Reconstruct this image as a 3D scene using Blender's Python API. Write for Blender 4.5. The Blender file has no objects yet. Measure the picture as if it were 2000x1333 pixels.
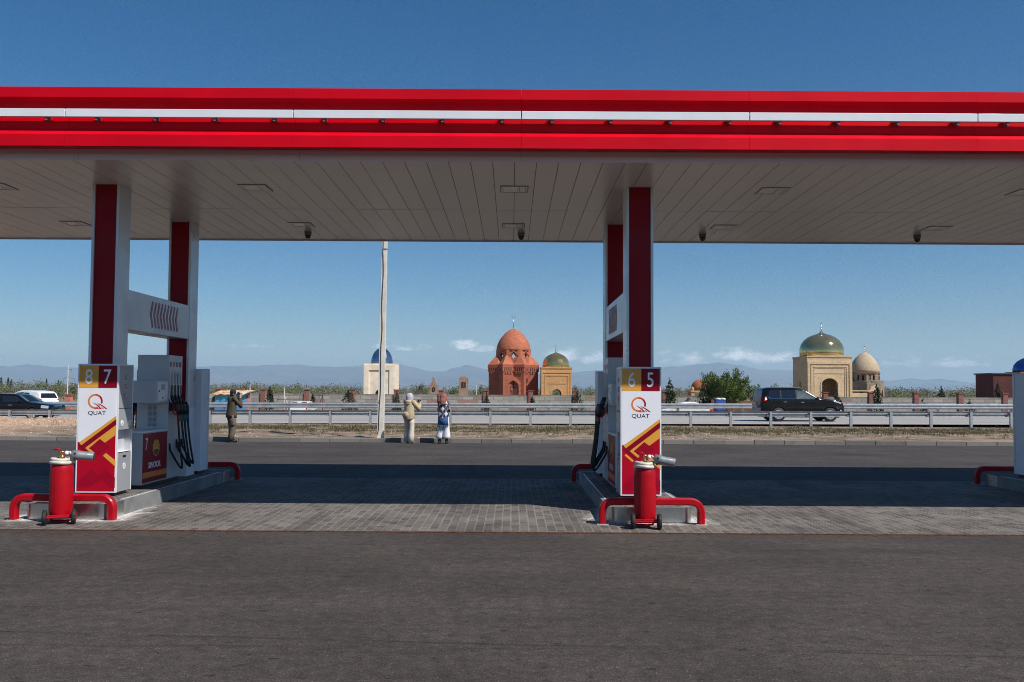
import bpy, bmesh, math, random
from math import sin, cos, pi, radians, sqrt, atan2, exp
from mathutils import Vector, Matrix, noise as mnoise

scene = bpy.context.scene
COL = scene.collection

# ------------------------------------------------------------------ camera
cam_data = bpy.data.cameras.new('camera')
cam = bpy.data.objects.new('camera', cam_data)
COL.objects.link(cam)
cam_data.sensor_width = 36.0
cam_data.lens = 1690.56 / 2000 * 36.0
cam_data.shift_y = 23.384 / 2000
cam_data.clip_start = 0.1
cam_data.clip_end = 60000
PITCH, ROLL = 0.0439, 0.0057
cam.matrix_world = (Matrix.Translation((0, 0, 1.716)) @ Matrix.Rotation(pi / 2 + PITCH, 4, 'X') @ Matrix.Rotation(ROLL, 4, 'Z'))
scene.camera = cam

# ------------------------------------------------------------------ light, sky, exposure
SUN_DIR = Vector((0.70, -0.54, 1.0)).normalized()          # towards the sun
SUN_EL = math.asin(SUN_DIR.z)
SUN_ROT = atan2(SUN_DIR.x, SUN_DIR.y)
sl = bpy.data.lights.new('sun', 'SUN')
sl.energy = 5.0
sl.angle = radians(0.53)
sl.color = (1.0, 0.955, 0.89)
sun = bpy.data.objects.new('sun', sl)
COL.objects.link(sun)
sun.rotation_euler = SUN_DIR.to_track_quat('Z', 'Y').to_euler()
sun.location = (20, -20, 40)
scene.view_settings.view_transform = 'Standard'
scene.view_settings.look = 'None'
scene.view_settings.gamma = 1.0
scene.view_settings.exposure = 0.1
scene.cycles.use_denoising = True
scene.cycles.denoising_prefilter = 'NONE'
scene.cycles.filter_width = 1.0
scene.cycles.max_bounces = 8
scene.cycles.volume_bounces = 1
scene.cycles.caustics_reflective = False
scene.cycles.caustics_refractive = False

world = bpy.data.worlds.new('World')
scene.world = world
world.use_nodes = True
WT = world.node_tree
WT.nodes.clear()


def wn(t, **k):
    n = WT.nodes.new(t)
    for a, b in k.items():
        setattr(n, a, b)
    return n


def wmath(op, a, b=None, c=None, clamp=False):
    n = wn('ShaderNodeMath', operation=op, use_clamp=clamp)
    for i, v in enumerate((a, b, c)):
        if v is None:
            continue
        if isinstance(v, (int, float)):
            n.inputs[i].default_value = v
        else:
            WT.links.new(v, n.inputs[i])
    return n.outputs[0]


sky = wn('ShaderNodeTexSky', sky_type='NISHITA')
sky.sun_disc = False
sky.sun_elevation = SUN_EL
sky.sun_rotation = SUN_ROT
sky.altitude = 400
sky.air_density = 1.0
sky.dust_density = 0.15
sky.ozone_density = 4.5
# small fair-weather clouds low over the mountains, placed by direction (they are at infinity)
tc = wn('ShaderNodeTexCoord')
sp = wn('ShaderNodeSeparateXYZ')
WT.links.new(tc.outputs['Generated'], sp.inputs[0])
ysafe = wmath('MAXIMUM', sp.outputs[1], 0.05)
cu = wmath('DIVIDE', sp.outputs[0], ysafe)
cv = wmath('DIVIDE', sp.outputs[2], ysafe)
cvec = wn('ShaderNodeCombineXYZ')
WT.links.new(cu, cvec.inputs[0])
WT.links.new(wmath('MULTIPLY', cv, 2.0), cvec.inputs[1])
nz1 = wn('ShaderNodeTexNoise')
nz1.inputs['Scale'].default_value = 55
nz1.inputs['Detail'].default_value = 7
nz1.inputs['Roughness'].default_value = 0.62
WT.links.new(cvec.outputs[0], nz1.inputs['Vector'])
CLOUDS = [  # centre u, centre v, half width, half height, strength
    (-0.120, 0.0485, 0.034, 0.0065, .66), (-0.150, 0.050, 0.016, 0.005, .5), (-0.056, 0.0515, 0.022, 0.0095, 1.05), (-0.035, 0.0475, 0.020, 0.007, .85),
    (0.060, 0.040, 0.026, 0.0130, .95), (0.095, 0.036, 0.024, 0.012, .9), (0.050, 0.034, 0.022, 0.008, .6),
    (0.205, 0.0365, 0.040, 0.013, .62), (0.262, 0.0415, 0.042, 0.0125, .9), (0.305, 0.038, 0.050, 0.013, .8), (0.335, 0.036, 0.045, 0.010, .65),
    (0.185, 0.044, 0.02, 0.005, .4), (0.455, 0.034, 0.045, 0.009, .5), (0.515, 0.0345, 0.04, 0.010, .8), (0.44, 0.039, 0.013, 0.005, .5), (0.60, 0.031, 0.03, 0.005, .5),
    (-0.30, 0.050, 0.06, 0.0028, .35), (-0.78, 0.05, 0.05, 0.007, .7), (0.80, 0.045, 0.06, 0.009, .8), (-1.1, 0.06, 0.06, 0.012, .8)]
tot = None
for (a, b, w, h, s) in CLOUDS:
    d1 = wmath('POWER', wmath('DIVIDE', wmath('SUBTRACT', cu, a), w), 2.0)
    below = wmath('LESS_THAN', cv, b)
    hh = wmath('MULTIPLY_ADD', below, -0.45 * h, h)
    d2 = wmath('POWER', wmath('DIVIDE', wmath('SUBTRACT', cv, b), hh), 2.0)
    m = wmath('MULTIPLY', wmath('SUBTRACT', 1.0, wmath('ADD', d1, d2)), s)
    tot = m if tot is None else wmath('MAXIMUM', tot, m)
tot = wmath('MAXIMUM', tot, -1.0)
dens = wmath('ADD', tot, wmath('MULTIPLY', wmath('SUBTRACT', nz1.outputs[0], 0.50), 2.6))
mr = wn('ShaderNodeMapRange', interpolation_type='SMOOTHSTEP')
mr.inputs['From Min'].default_value = 0.12
mr.inputs['From Max'].default_value = 1.35
WT.links.new(dens, mr.inputs['Value'])
alpha = wmath('MULTIPLY', mr.outputs[0], wmath('GREATER_THAN', sp.outputs[1], 0.06))
alpha = wmath('MULTIPLY', alpha, 0.9)
mix = wn('ShaderNodeMix', data_type='RGBA')
WT.links.new(alpha, mix.inputs['Factor'])
hsv = wn('ShaderNodeHueSaturation')
hsv.inputs['Saturation'].default_value = 1.35
WT.links.new(sky.outputs[0], hsv.inputs['Color'])
WT.links.new(hsv.outputs[0], mix.inputs['A'])
mix.inputs['B'].default_value = (17.5, 17.2, 17.6, 1)
bg = wn('ShaderNodeBackground')
bg.inputs['Strength'].default_value = 0.076
WT.links.new(mix.outputs['Result'], bg.inputs['Color'])
wo = wn('ShaderNodeOutputWorld')
WT.links.new(bg.outputs[0], wo.inputs[0])


# ------------------------------------------------------------------ materials
def lin(c):
    return c / 12.92 if c <= 0.04045 else ((c + 0.055) / 1.055) ** 2.4


def S(r, g, b):
    return (lin(r / 255), lin(g / 255), lin(b / 255))


class NT:
    """small wrapper for building a node tree"""
    def __init__(self, name):
        self.m = bpy.data.materials.new(name)
        self.m.use_nodes = True
        self.t = self.m.node_tree
        self.p = self.t.nodes['Principled BSDF']
        self.tc = None

    def n(self, t, **k):
        n = self.t.nodes.new(t)
        for a, b in k.items():
            setattr(n, a, b)
        return n

    def l(self, a, b):
        self.t.links.new(a, b)

    def co(self):
        if self.tc is None:
            self.tc = self.n('ShaderNodeTexCoord')
        return self.tc.outputs['Object']

    def scaled(self, s, vec=None):
        mp = self.n('ShaderNodeMapping')
        mp.inputs['Scale'].default_value = s
        self.l(vec or self.co(), mp.inputs[0])
        return mp.outputs[0]

    def noise(self, scale, detail=4, rough=.55, vec=None, dist=0):
        n = self.n('ShaderNodeTexNoise')
        n.inputs['Scale'].default_value = scale
        n.inputs['Detail'].default_value = detail
        n.inputs['Roughness'].default_value = rough
        n.inputs['Distortion'].default_value = dist
        self.l(vec or self.co(), n.inputs['Vector'])
        return n.outputs[0]

    def ramp(self, v, lo, hi, a=0.0, b=1.0):
        n = self.n('ShaderNodeMapRange', interpolation_type='SMOOTHSTEP')
        n.inputs['From Min'].default_value = lo
        n.inputs['From Max'].default_value = hi
        n.inputs['To Min'].default_value = a
        n.inputs['To Max'].default_value = b
        self.l(v, n.inputs['Value'])
        return n.outputs[0]

    def math(self, op, a, b=None, clamp=False):
        n = self.n('ShaderNodeMath', operation=op, use_clamp=clamp)
        for i, v in enumerate((a, b)):
            if v is None:
                continue
            if isinstance(v, (int, float)):
                n.inputs[i].default_value = v
            else:
                self.l(v, n.inputs[i])
        return n.outputs[0]

    def mix(self, f, a, b, mode='MIX'):
        n = self.n('ShaderNodeMix', data_type='RGBA', blend_type=mode)
        for s, v in (('Factor', f), ('A', a), ('B', b)):
            if isinstance(v, (int, float)):
                n.inputs[s].default_value = v
            elif isinstance(v, tuple):
                n.inputs[s].default_value = (v[0], v[1], v[2], 1)
            else:
                self.l(v, n.inputs[s])
        return n.outputs['Result']

    def xyz(self, vec=None):
        s = self.n('ShaderNodeSeparateXYZ')
        self.l(vec or self.co(), s.inputs[0])
        return s.outputs

    def color(self, c):
        if isinstance(c, tuple):
            self.p.inputs['Base Color'].default_value = (c[0], c[1], c[2], 1)
        else:
            self.l(c, self.p.inputs['Base Color'])

    def bump(self, h, strength=.3, dist=.01):
        b = self.n('ShaderNodeBump')
        b.inputs['Strength'].default_value = strength
        b.inputs['Distance'].default_value = dist
        self.l(h, b.inputs['Height'])
        self.l(b.outputs[0], self.p.inputs['Normal'])

    def set(self, **k):
        for a, b in k.items():
            self.p.inputs[a.replace('_', ' ')].default_value = b
        return self


def mat(name, col, rough=.55, metal=0.0, var=.12, scale=3.0, bump=0.0, bscale=40, spec=.5, coat=0.0, rvar=.1):
    t = NT(name)
    n = t.noise(scale, 6, .6)
    f = t.ramp(n, .3, .7, 1 - var, 1 + var)
    mul = t.n('ShaderNodeVectorMath', operation='SCALE')
    mul.inputs[0].default_value = col
    t.l(f, mul.inputs['Scale'])
    t.color(mul.outputs[0])
    t.set(Metallic=metal)
    t.p.inputs['Specular IOR Level'].default_value = spec
    t.p.inputs['Coat Weight'].default_value = coat
    t.p.inputs['Coat Roughness'].default_value = .06
    r = t.ramp(t.noise(scale * 2.3, 5, .6), .3, .7, max(rough - rvar, .02), min(rough + rvar, 1))
    t.l(r, t.p.inputs['Roughness'])
    if bump:
        t.bump(t.noise(bscale, 4), bump, .01)
    return t.m


def brick_mat(name, c1, c2, mortar, bw=.25, bh=.08, var=.25, scale=.6, bump=.3, rough=.85, ms=.012):
    t = NT(name)
    x, y, z = t.xyz()
    cmb = t.n('ShaderNodeCombineXYZ')
    t.l(t.math('ADD', x, y), cmb.inputs[0])
    t.l(z, cmb.inputs[1])
    b = t.n('ShaderNodeTexBrick')
    b.inputs['Scale'].default_value = 1
    b.inputs['Brick Width'].default_value = bw
    b.inputs['Row Height'].default_value = bh
    b.inputs['Mortar Size'].default_value = ms
    b.inputs['Color1'].default_value = (*c1, 1)
    b.inputs['Color2'].default_value = (*c2, 1)
    b.inputs['Mortar'].default_value = (*mortar, 1)
    t.l(cmb.outputs[0], b.inputs['Vector'])
    f = t.ramp(t.noise(scale, 6, .65), .25, .75, 1 - var, 1 + var)
    mul = t.n('ShaderNodeVectorMath', operation='SCALE')
    t.l(b.outputs['Color'], mul.inputs[0])
    t.l(f, mul.inputs['Scale'])
    t.color(mul.outputs[0])
    t.set(Roughness=rough)
    t.bump(t.math('SUBTRACT', 1.0, b.outputs['Fac']), bump, .01)
    return t.m


M = {}
M['red_fascia'] = mat('red_fascia_metal', (.68, .001, .013), .5, 0, .09, .9, spec=.12)
M['red_paint'] = mat('red_paint', (.42, .002, .010), .38, 0, .10, 6, spec=.3)
M['red_panel'] = mat('deep_red_panel', (.26, .001, .010), .45, 0, .06, 1, spec=.2)
M['white_metal'] = mat('white_metal', (.80, .81, .83), .38, 0, .04, 1.5)
M['grey_metal'] = mat('light_grey_metal', (.52, .53, .56), .38, .15, .05, 1.2)
M['silver'] = mat('silver_cladding', (.66, .67, .70), .36, .2, .04, .8)
M['grey_trim'] = mat('grey_trim_metal', (.80, .81, .88), .45, 0, .03, .7)
M['grey_panel'] = mat('mid_grey_panel', (.36, .37, .39), .4, .1, .06, 2)
M['dark_grey'] = mat('dark_grey_panel', (.17, .17, .19), .45, 0, .08, 2)
M['soffit'] = mat('soffit_panel', (.76, .72, .68), .30, 0, .02, .6, spec=.5, rvar=.015)
M['black'] = mat('black_plastic', (.012, .012, .014), .45, 0, .2, 8)
M['rubber'] = mat('black_rubber', (.014, .014, .015), .7, 0, .2, 8)
M['steel'] = mat('brushed_steel', (.60, .59, .57), .30, .95, .04, 6, rvar=.03)
M['galv'] = mat('galvanised_steel', (.42, .44, .46), .45, .5, .14, 2.5)
M['glass_dark'] = mat('dark_glass', (.012, .014, .018), .05, 0, .1, 1, spec=.8)
M['white_print'] = mat('white_print', (.86, .86, .90), .35, 0, .03, 1)
M['yellow_print'] = mat('yellow_print', (.80, .37, .045), .42, 0, .04, 1)
M['maroon_print'] = mat('maroon_print', (.25, .001, .014), .42, 0, .04, 1, spec=.2)
M['crimson_print'] = mat('crimson_print', (.44, .001, .018), .42, 0, .05, 1, spec=.2)
M['diamond_print'] = mat('dark_crimson_print', (.33, .001, .018), .42, 0, .05, 1, spec=.2)
M['navy_print'] = mat('navy_print', (.02, .018, .03), .4, 0, .05, 1)
M['orange_print'] = mat('orange_print', (.78, .22, .03), .36, 0, .04, 1)
M['orange_red_print'] = mat('orange_red_print', (.66, .07, .025), .36, 0, .04, 1)
M['pink_groove'] = mat('faded_red_inlay', (.40, .15, .19), .5, 0, .08, 4)
M['brass'] = mat('brass', (.60, .38, .12), .3, .9, .15, 20)
M['lens'] = mat('frosted_lamp_lens', (.92, .88, .78), .2, 0, .12, 30, bump=.4, bscale=60)
M['ivory'] = mat('ivory_plastic', (.60, .55, .47), .5, 0, .15, 12)
M['horn'] = mat('grey_horn', (.19, .205, .225), .45, 0, .15, 10)
M['blue_plastic'] = mat('blue_plastic', (.02, .09, .35), .4, 0, .1, 6)
M['green_plastic'] = mat('green_plastic', (.02, .16, .08), .4, 0, .1, 6)
M['concrete'] = mat('pale_concrete', (.42, .39, .35), .85, 0, .18, 4, bump=.25, bscale=60)
M['concrete_edge'] = mat('grey_kerb_concrete', (.22, .22, .22), .85, 0, .22, 3, bump=.3, bscale=50)
M['dirt_steel'] = mat('rusty_steel', (.13, .052, .022), .8, .3, .4, 14, bump=.3)


# ------------------------------------------------------------------ mesh builder
class MB:
    def __init__(self):
        self.v, self.f, self.mi, self.sm = [], [], [], []
        self.cur = 0
        self.smooth = False
        self.X = None

    def add(self, vs, fs):
        o = len(self.v)
        for p in vs:
            p = Vector(p)
            self.v.append(self.X @ p if self.X else p)
        for f in fs:
            self.f.append([o + i for i in f])
            self.mi.append(self.cur)
            self.sm.append(self.smooth)
        return self

    def box(self, x0, x1, y0, y1, z0, z1, bev=0):
        if bev <= 0:
            v = [(x, y, z) for z in (z0, z1) for y in (y0, y1) for x in (x0, x1)]
            return self.add(v, [(0, 2, 3, 1), (4, 5, 7, 6), (0, 1, 5, 4), (2, 6, 7, 3), (0, 4, 6, 2), (1, 3, 7, 5)])
        bm = bmesh.new()
        bmesh.ops.create_cube(bm, size=1)
        for q in bm.verts:
            q.co = Vector(((x0 + x1) / 2 + q.co.x * (x1 - x0), (y0 + y1) / 2 + q.co.y * (y1 - y0), (z0 + z1) / 2 + q.co.z * (z1 - z0)))
        bmesh.ops.bevel(bm, geom=list(bm.edges), offset=bev, segments=2, affect='EDGES', profile=.5)
        return self.bm(bm)

    def bm(self, bm):
        bm.verts.index_update()
        self.add([q.co for q in bm.verts], [[q.index for q in f.verts] for f in bm.faces])
        bm.free()
        return self

    def prism(self, poly, a, b, plane='XZ'):
        """poly in a plane extruded between a and b along the third axis"""
        def P(p, d):
            if plane == 'XZ':
                return (p[0], d, p[1])
            if plane == 'YZ':
                return (d, p[0], p[1])
            return (p[0], p[1], d)
        n = len(poly)
        v = [P(p, a) for p in poly] + [P(p, b) for p in poly]
        ar = sum(poly[i][0] * poly[(i + 1) % n][1] - poly[(i + 1) % n][0] * poly[i][1] for i in range(n))
        idx = list(range(n))
        fs = [idx[::-1], [n + i for i in idx]] + [(i, (i + 1) % n, n + (i + 1) % n, n + i) for i in range(n)]
        flip = (ar < 0) != (plane == 'XZ')
        if (b < a):
            flip = not flip
        if flip:
            fs = [tuple(reversed(f)) for f in fs]
        return self.add(v, fs)

    def tube(self, pts, rad, n=10, cap=True, flat=None, up=None):
        """swept tube; rad number or list of (number | (rx, ry))"""
        pts = [Vector(p) for p in pts]
        k = len(pts)
        R = rad if isinstance(rad, (list, tuple)) else [rad] * k
        R = [(r, r) if isinstance(r, (int, float)) else r for r in R]
        t0 = (pts[1] - pts[0]).normalized()
        ref = Vector(up) if up else (Vector((0, 0, 1)) if abs(t0.z) < .9 else Vector((0, 1, 0)))
        a = ref.cross(t0).normalized()
        vs, fs = [], []
        for i in range(k):
            t = ((pts[min(i + 1, k - 1)] - pts[i]).normalized() + (pts[i] - pts[max(i - 1, 0)]).normalized()).normalized()
            a = (a - t * a.dot(t)).normalized()
            b = t.cross(a)
            for j in range(n):
                w = 2 * pi * j / n
                vs.append(pts[i] + a * cos(w) * R[i][0] + b * sin(w) * R[i][1])
        for i in range(k - 1):
            for j in range(n):
                fs.append((i * n + j, i * n + (j + 1) % n, (i + 1) * n + (j + 1) % n, (i + 1) * n + j))
        if cap:
            fs.append(list(range(n))[::-1])
            fs.append([(k - 1) * n + j for j in range(n)])
        return self.add(vs, fs)

    def lathe(self, prof, c=(0, 0, 0), n=24, axis='Z', a0=0.0):
        vs, fs = [], []
        for (r, h) in prof:
            for j in range(n):
                w = a0 + 2 * pi * j / n
                x, y = r * cos(w), r * sin(w)
                p = (x, y, h) if axis == 'Z' else ((h, x, y) if axis == 'X' else (x, h, -y))
                vs.append((c[0] + p[0], c[1] + p[1], c[2] + p[2]))
        k = len(prof)
        for i in range(k - 1):
            for j in range(n):
                fs.append((i * n + j, i * n + (j + 1) % n, (i + 1) * n + (j + 1) % n, (i + 1) * n + j))
        fs.append(list(range(n))[::-1])
        fs.append([(k - 1) * n + j for j in range(n)])
        return self.add(vs, fs)

    def ball(self, c, r, n=14, m=8):
        rx, ry, rz = (r, r, r) if isinstance(r, (int, float)) else r
        vs = [(c[0], c[1], c[2] - rz)]
        for i in range(1, m):
            a = -pi / 2 + pi * i / m
            for j in range(n):
                w = 2 * pi * j / n
                vs.append((c[0] + rx * cos(a) * cos(w), c[1] + ry * cos(a) * sin(w), c[2] + rz * sin(a)))
        vs.append((c[0], c[1], c[2] + rz))
        fs = [(0, 1 + (j + 1) % n, 1 + j) for j in range(n)]
        for i in range(m - 2):
            for j in range(n):
                fs.append((1 + i * n + j, 1 + i * n + (j + 1) % n, 1 + (i + 1) * n + (j + 1) % n, 1 + (i + 1) * n + j))
        L = len(vs) - 1
        o = 1 + (m - 2) * n
        fs += [(o + j, o + (j + 1) % n, L) for j in range(n)]
        return self.add(vs, fs)

    def build(self, name, mats, parent=None, loc=None):
        me = bpy.data.meshes.new(name)
        me.from_pydata([tuple(p) for p in self.v], [], self.f)
        if not isinstance(mats, (list, tuple)):
            mats = [mats]
        for m in mats:
            me.materials.append(m)
        for p, mi, sm in zip(me.polygons, self.mi, self.sm):
            p.material_index = mi
            p.use_smooth = sm
        me.update()
        return link(name, me, parent, loc)


def link(name, me, parent=None, loc=None):
    o = bpy.data.objects.new(name, me)
    COL.objects.link(o)
    if parent:
        o.parent = parent
    if loc:
        o.location = loc
    return o


def tag(o, label, cat, group=None, kind=None):
    if label:
        o['label'] = label
    if cat:
        o['category'] = cat
    if group:
        o['group'] = group
    if kind:
        o['kind'] = kind
    return o


def thing(name, label, cat, loc=(0, 0, 0), rz=0.0, group=None):
    o = bpy.data.objects.new(name, None)
    COL.objects.link(o)
    o.location = loc
    o.rotation_euler = (0, 0, rz)
    o.empty_display_size = .2
    return tag(o, label, cat, group)


def structure(o):
    o['kind'] = 'structure'
    return o


def kids(o):
    return [c for c in COL.objects if c.parent == o]


def copy_tree(o, parent=None):
    c = o.copy()
    COL.objects.link(c)
    if parent:
        c.parent = parent
    for ch in list(o.children):
        copy_tree(ch, c)
    return c


def again(src, label, loc, rz=None):
    c = copy_tree(src)
    c.location = loc
    if rz is not None:
        c.rotation_euler = (0, 0, rz)
    c['label'] = label
    return c


_tx = {}


def text_part(s, size, name, m, parent, mw, sx=1.0, bold=0.0, extrude=.0012):
    """lettering as a thin mesh; mw maps the text's own x,y plane to the place on the thing"""
    key = (s, size, sx, bold)
    if key not in _tx:
        cu = bpy.data.curves.new('lettering', 'FONT')
        cu.body = s
        cu.size = size
        cu.extrude = extrude
        cu.offset = bold
        cu.align_x = 'CENTER'
        cu.align_y = 'CENTER'
        o = bpy.data.objects.new('lettering', cu)
        COL.objects.link(o)
        dg = bpy.context.evaluated_depsgraph_get()
        me = bpy.data.meshes.new_from_object(o.evaluated_get(dg))
        bpy.data.objects.remove(o)
        xs = [v.co.x for v in me.vertices]
        ys = [v.co.y for v in me.vertices]
        cx, cy = (min(xs) + max(xs)) / 2, (min(ys) + max(ys)) / 2
        for v in me.vertices:
            v.co.x = (v.co.x - cx) * sx
            v.co.y -= cy
        _tx[key] = me
    me = _tx[key].copy()
    me.materials.clear()
    me.materials.append(m)
    me.transform(mw)
    o = link(name, me, parent)
    return o


R = random.Random(7)

# ================================================================== ground, forecourt, verge, road
L_ISL, X_ISL = 7.637, 1.817      # islands repeat along X


def sheet(name, x0, x1, y0, y1, z, m, nx=1, ny=1, fz=None):
    b = MB()
    vs, fs = [], []
    for j in range(ny + 1):
        for i in range(nx + 1):
            x = x0 + (x1 - x0) * i / nx
            y = y0 + (y1 - y0) * j / ny
            vs.append((x, y, z if fz is None else fz(x, y)))
    for j in range(ny):
        for i in range(nx):
            a = j * (nx + 1) + i
            fs.append((a, a + 1, a + nx + 2, a + nx + 1))
    b.smooth = fz is not None
    b.add(vs, fs)
    return structure(b.build(name, m))


# dry steppe ground out to the mountains
t = NT('steppe_ground')
n = t.noise(.02, 8, .65)
c = t.mix(t.ramp(n, .38, .62), S(150, 128, 104), S(118, 116, 78))
c = t.mix(t.ramp(t.noise(.6, 6, .6), .45, .7, 0, .6), c, S(96, 84, 64))
t.color(c)
t.set(Roughness=.95)
sheet('ground', -16000, 16000, -1500, 16500, -.47, t.m, 8, 8)

# asphalt
t = NT('forecourt_asphalt')
grain = t.noise(62, 4, .8)
mid = t.noise(9, 8, .72)
big = t.noise(.55, 6, .6)
strk = t.noise(1.0, 6, .7, t.scaled((.10, 2.2, 1)))
v = t.math('MULTIPLY', t.ramp(grain, .28, .74, .45, 1.6), t.ramp(mid, .25, .75, .70, 1.34))
v = t.math('MULTIPLY', v, t.ramp(big, .28, .72, .80, 1.2))
v = t.math('MULTIPLY', v, t.ramp(strk, .28, .72, .91, 1.10))
vor = t.n('ShaderNodeTexVoronoi')
vor.inputs['Scale'].default_value = 48
t.l(t.co(), vor.inputs['Vector'])
peb = t.ramp(vor.outputs['Distance'], .10, .24, 1, 0)
base = t.mix(t.math('MULTIPLY', peb, t.ramp(t.noise(18, 3), .47, .60)), (.0600, .0490, .0425), (.175, .15, .135))
sc = t.n('ShaderNodeVectorMath', operation='SCALE')
t.l(base, sc.inputs[0])
t.l(v, sc.inputs['Scale'])
# faint pale tyre arcs, scattered light specks, and a long hairline seam near the front
pos = t.xyz()
wob = t.math('MULTIPLY', t.math('SUBTRACT', t.noise(.8, 5), .5), .16)
yy = t.math('ADD', pos[1], wob)
seam = t.ramp(t.math('ABSOLUTE', t.math('SUBTRACT', t.math('ADD', yy, t.math('MULTIPLY', pos[0], .066)), 5.95)), .0, .030, 1, 0)
seam2 = t.ramp(t.math('ABSOLUTE', t.math('SUBTRACT', t.math("ADD", yy, t.math("MULTIPLY", pos[0], .003)), 5.86)), .0, .026, .7, 0)
seam = t.math('MULTIPLY', t.math('MAXIMUM', seam, seam2), t.ramp(t.noise(1.1, 3), .42, .58, .15, 1))
c = t.mix(t.math('MULTIPLY', seam, .55), sc.outputs[0], (.018, .015, .014))
spots = t.ramp(t.noise(10, 3, .5, t.scaled((.75, 1.2, 1))), .655, .70, 0, .85)
c = t.mix(spots, c, (.024, .022, .021))
chalk = t.ramp(t.noise(5, 6, .7, t.scaled((.5, 2.3, 1))), .63, .74, 0, .5)
c = t.mix(chalk, c, (.135, .125, .115))
oil = t.ramp(t.noise(.42, 6, .65, t.scaled((.6, 1.4, 1))), .55, .68, 0, .5)
c = t.mix(oil, c, (.028, .026, .025))
t.color(c)
t.l(t.ramp(t.noise(3, 4), .3, .7, .74, .95), t.p.inputs['Roughness'])
t.p.inputs['Specular IOR Level'].default_value = .28
t.bump(t.math('ADD', grain, t.math('MULTIPLY', mid, 1.6)), .38, .008)
M['asphalt'] = t.m
sheet('forecourt', -200, 200, -160, 28.64, 0.0, M['asphalt'])

# concrete block paving under the canopy, with dust, oil and lime spilled at the island ends
t = NT('block_paving')
b = t.n('ShaderNodeTexBrick')
b.inputs['Scale'].default_value = 1
b.inputs['Brick Width'].default_value = .225
b.inputs['Row Height'].default_value = .1125
b.inputs['Mortar Size'].default_value = .0075
b.inputs['Mortar Smooth'].default_value = .3
b.inputs['Color1'].default_value = (.175, .153, .136, 1)
b.inputs['Color2'].default_value = (.10, .087, .077, 1)
b.inputs['Mortar'].default_value = (.25, .225, .20, 1)
wv = t.n('ShaderNodeVectorMath', operation='ADD')
wob = t.n('ShaderNodeCombineXYZ')
px_, py_, pz_ = t.xyz()
# the blocks' wavy zig-zag edge
t.l(t.math('MULTIPLY', t.math('SINE', t.math('MULTIPLY', px_, 2 * pi / .1025)), .009), wob.inputs[1])
t.l(t.math('MULTIPLY', t.math('SINE', t.math('MULTIPLY', py_, 2 * pi / .105)), .006), wob.inputs[0])
t.l(t.co(), wv.inputs[0])
t.l(wob.outputs[0], wv.inputs[1])
sw_ = t.xyz(wv.outputs[0])
swc = t.n('ShaderNodeCombineXYZ')
t.l(sw_[1], swc.inputs[0])
t.l(sw_[0], swc.inputs[1])
t.l(swc.outputs[0], b.inputs['Vector'])
v = t.math('MULTIPLY', t.ramp(t.noise(.8, 6, .65), .3, .7, .72, 1.25), t.ramp(t.noise(60, 4, .7), .25, .75, .8, 1.2))
sc = t.n('ShaderNodeVectorMath', operation='SCALE')
t.l(b.outputs['Color'], sc.inputs[0])
t.l(v, sc.inputs['Scale'])
c = sc.outputs[0]
oil = t.ramp(t.noise(1.1, 5, .6, t.scaled((.8, 1.5, 1))), .60, .74, 0, .6)
c = t.mix(oil, c, (.035, .031, .029))
drip = t.ramp(t.noise(2.6, 6, .7, t.scaled((.8, 1.8, 1))), .60, .66, 0, .75)
c = t.mix(t.math('MULTIPLY', drip, t.ramp(t.noise(.5, 2), .46, .56)), c, (.02, .018, .017))
tyre = t.ramp(t.noise(1.0, 5, .6, t.scaled((1.6, .2, 1))), .53, .68, 0, .5)
c = t.mix(tyre, c, (.045, .041, .039))
# lime: distance to the nearest island end
q = t.math('SUBTRACT', t.math('PINGPONG', t.math('ADD', px_, -X_ISL + 40 * L_ISL), L_ISL / 2), .50)
q = t.math('MAXIMUM', q, 0.0)
r = t.math('MAXIMUM', t.math('SUBTRACT', 11.42, py_), 0.0)
d = t.math('SQRT', t.math('ADD', t.math('MULTIPLY', q, q), t.math('MULTIPLY', t.math('MULTIPLY', r, r), 2.2)))
d = t.math('ADD', d, t.math('MULTIPLY', t.math('SUBTRACT', t.noise(3.2, 6, .7), .5), 1.15))
back = t.ramp(py_, 11.6, 13.4, 0, .35)
d = t.math('ADD', d, back)
lime = t.ramp(d, .04, .42, .95, 0)
lime = t.math('MULTIPLY', lime, t.ramp(b.outputs['Fac'], .2, .9, 1, .25))
c = t.mix(lime, c, (.72, .70, .67))
t.color(c)
t.set(Roughness=.85)
t.p.inputs['Specular IOR Level'].default_value = .3
t.bump(t.math('ADD', t.math('SUBTRACT', 1.0, b.outputs['Fac']), t.math('MULTIPLY', t.noise(70, 3), .5)), .55, .008)
M['paving'] = t.m
sheet('block_paving', -13.5, 40, 10.575, 16.98, .005, M['paving'])

# rusty steel edge along the paving
b = MB()
b.box(-13.5, 40, 10.535, 10.573, -.02, .012)
structure(b.build('paving_edge', M['dirt_steel']))

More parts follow.
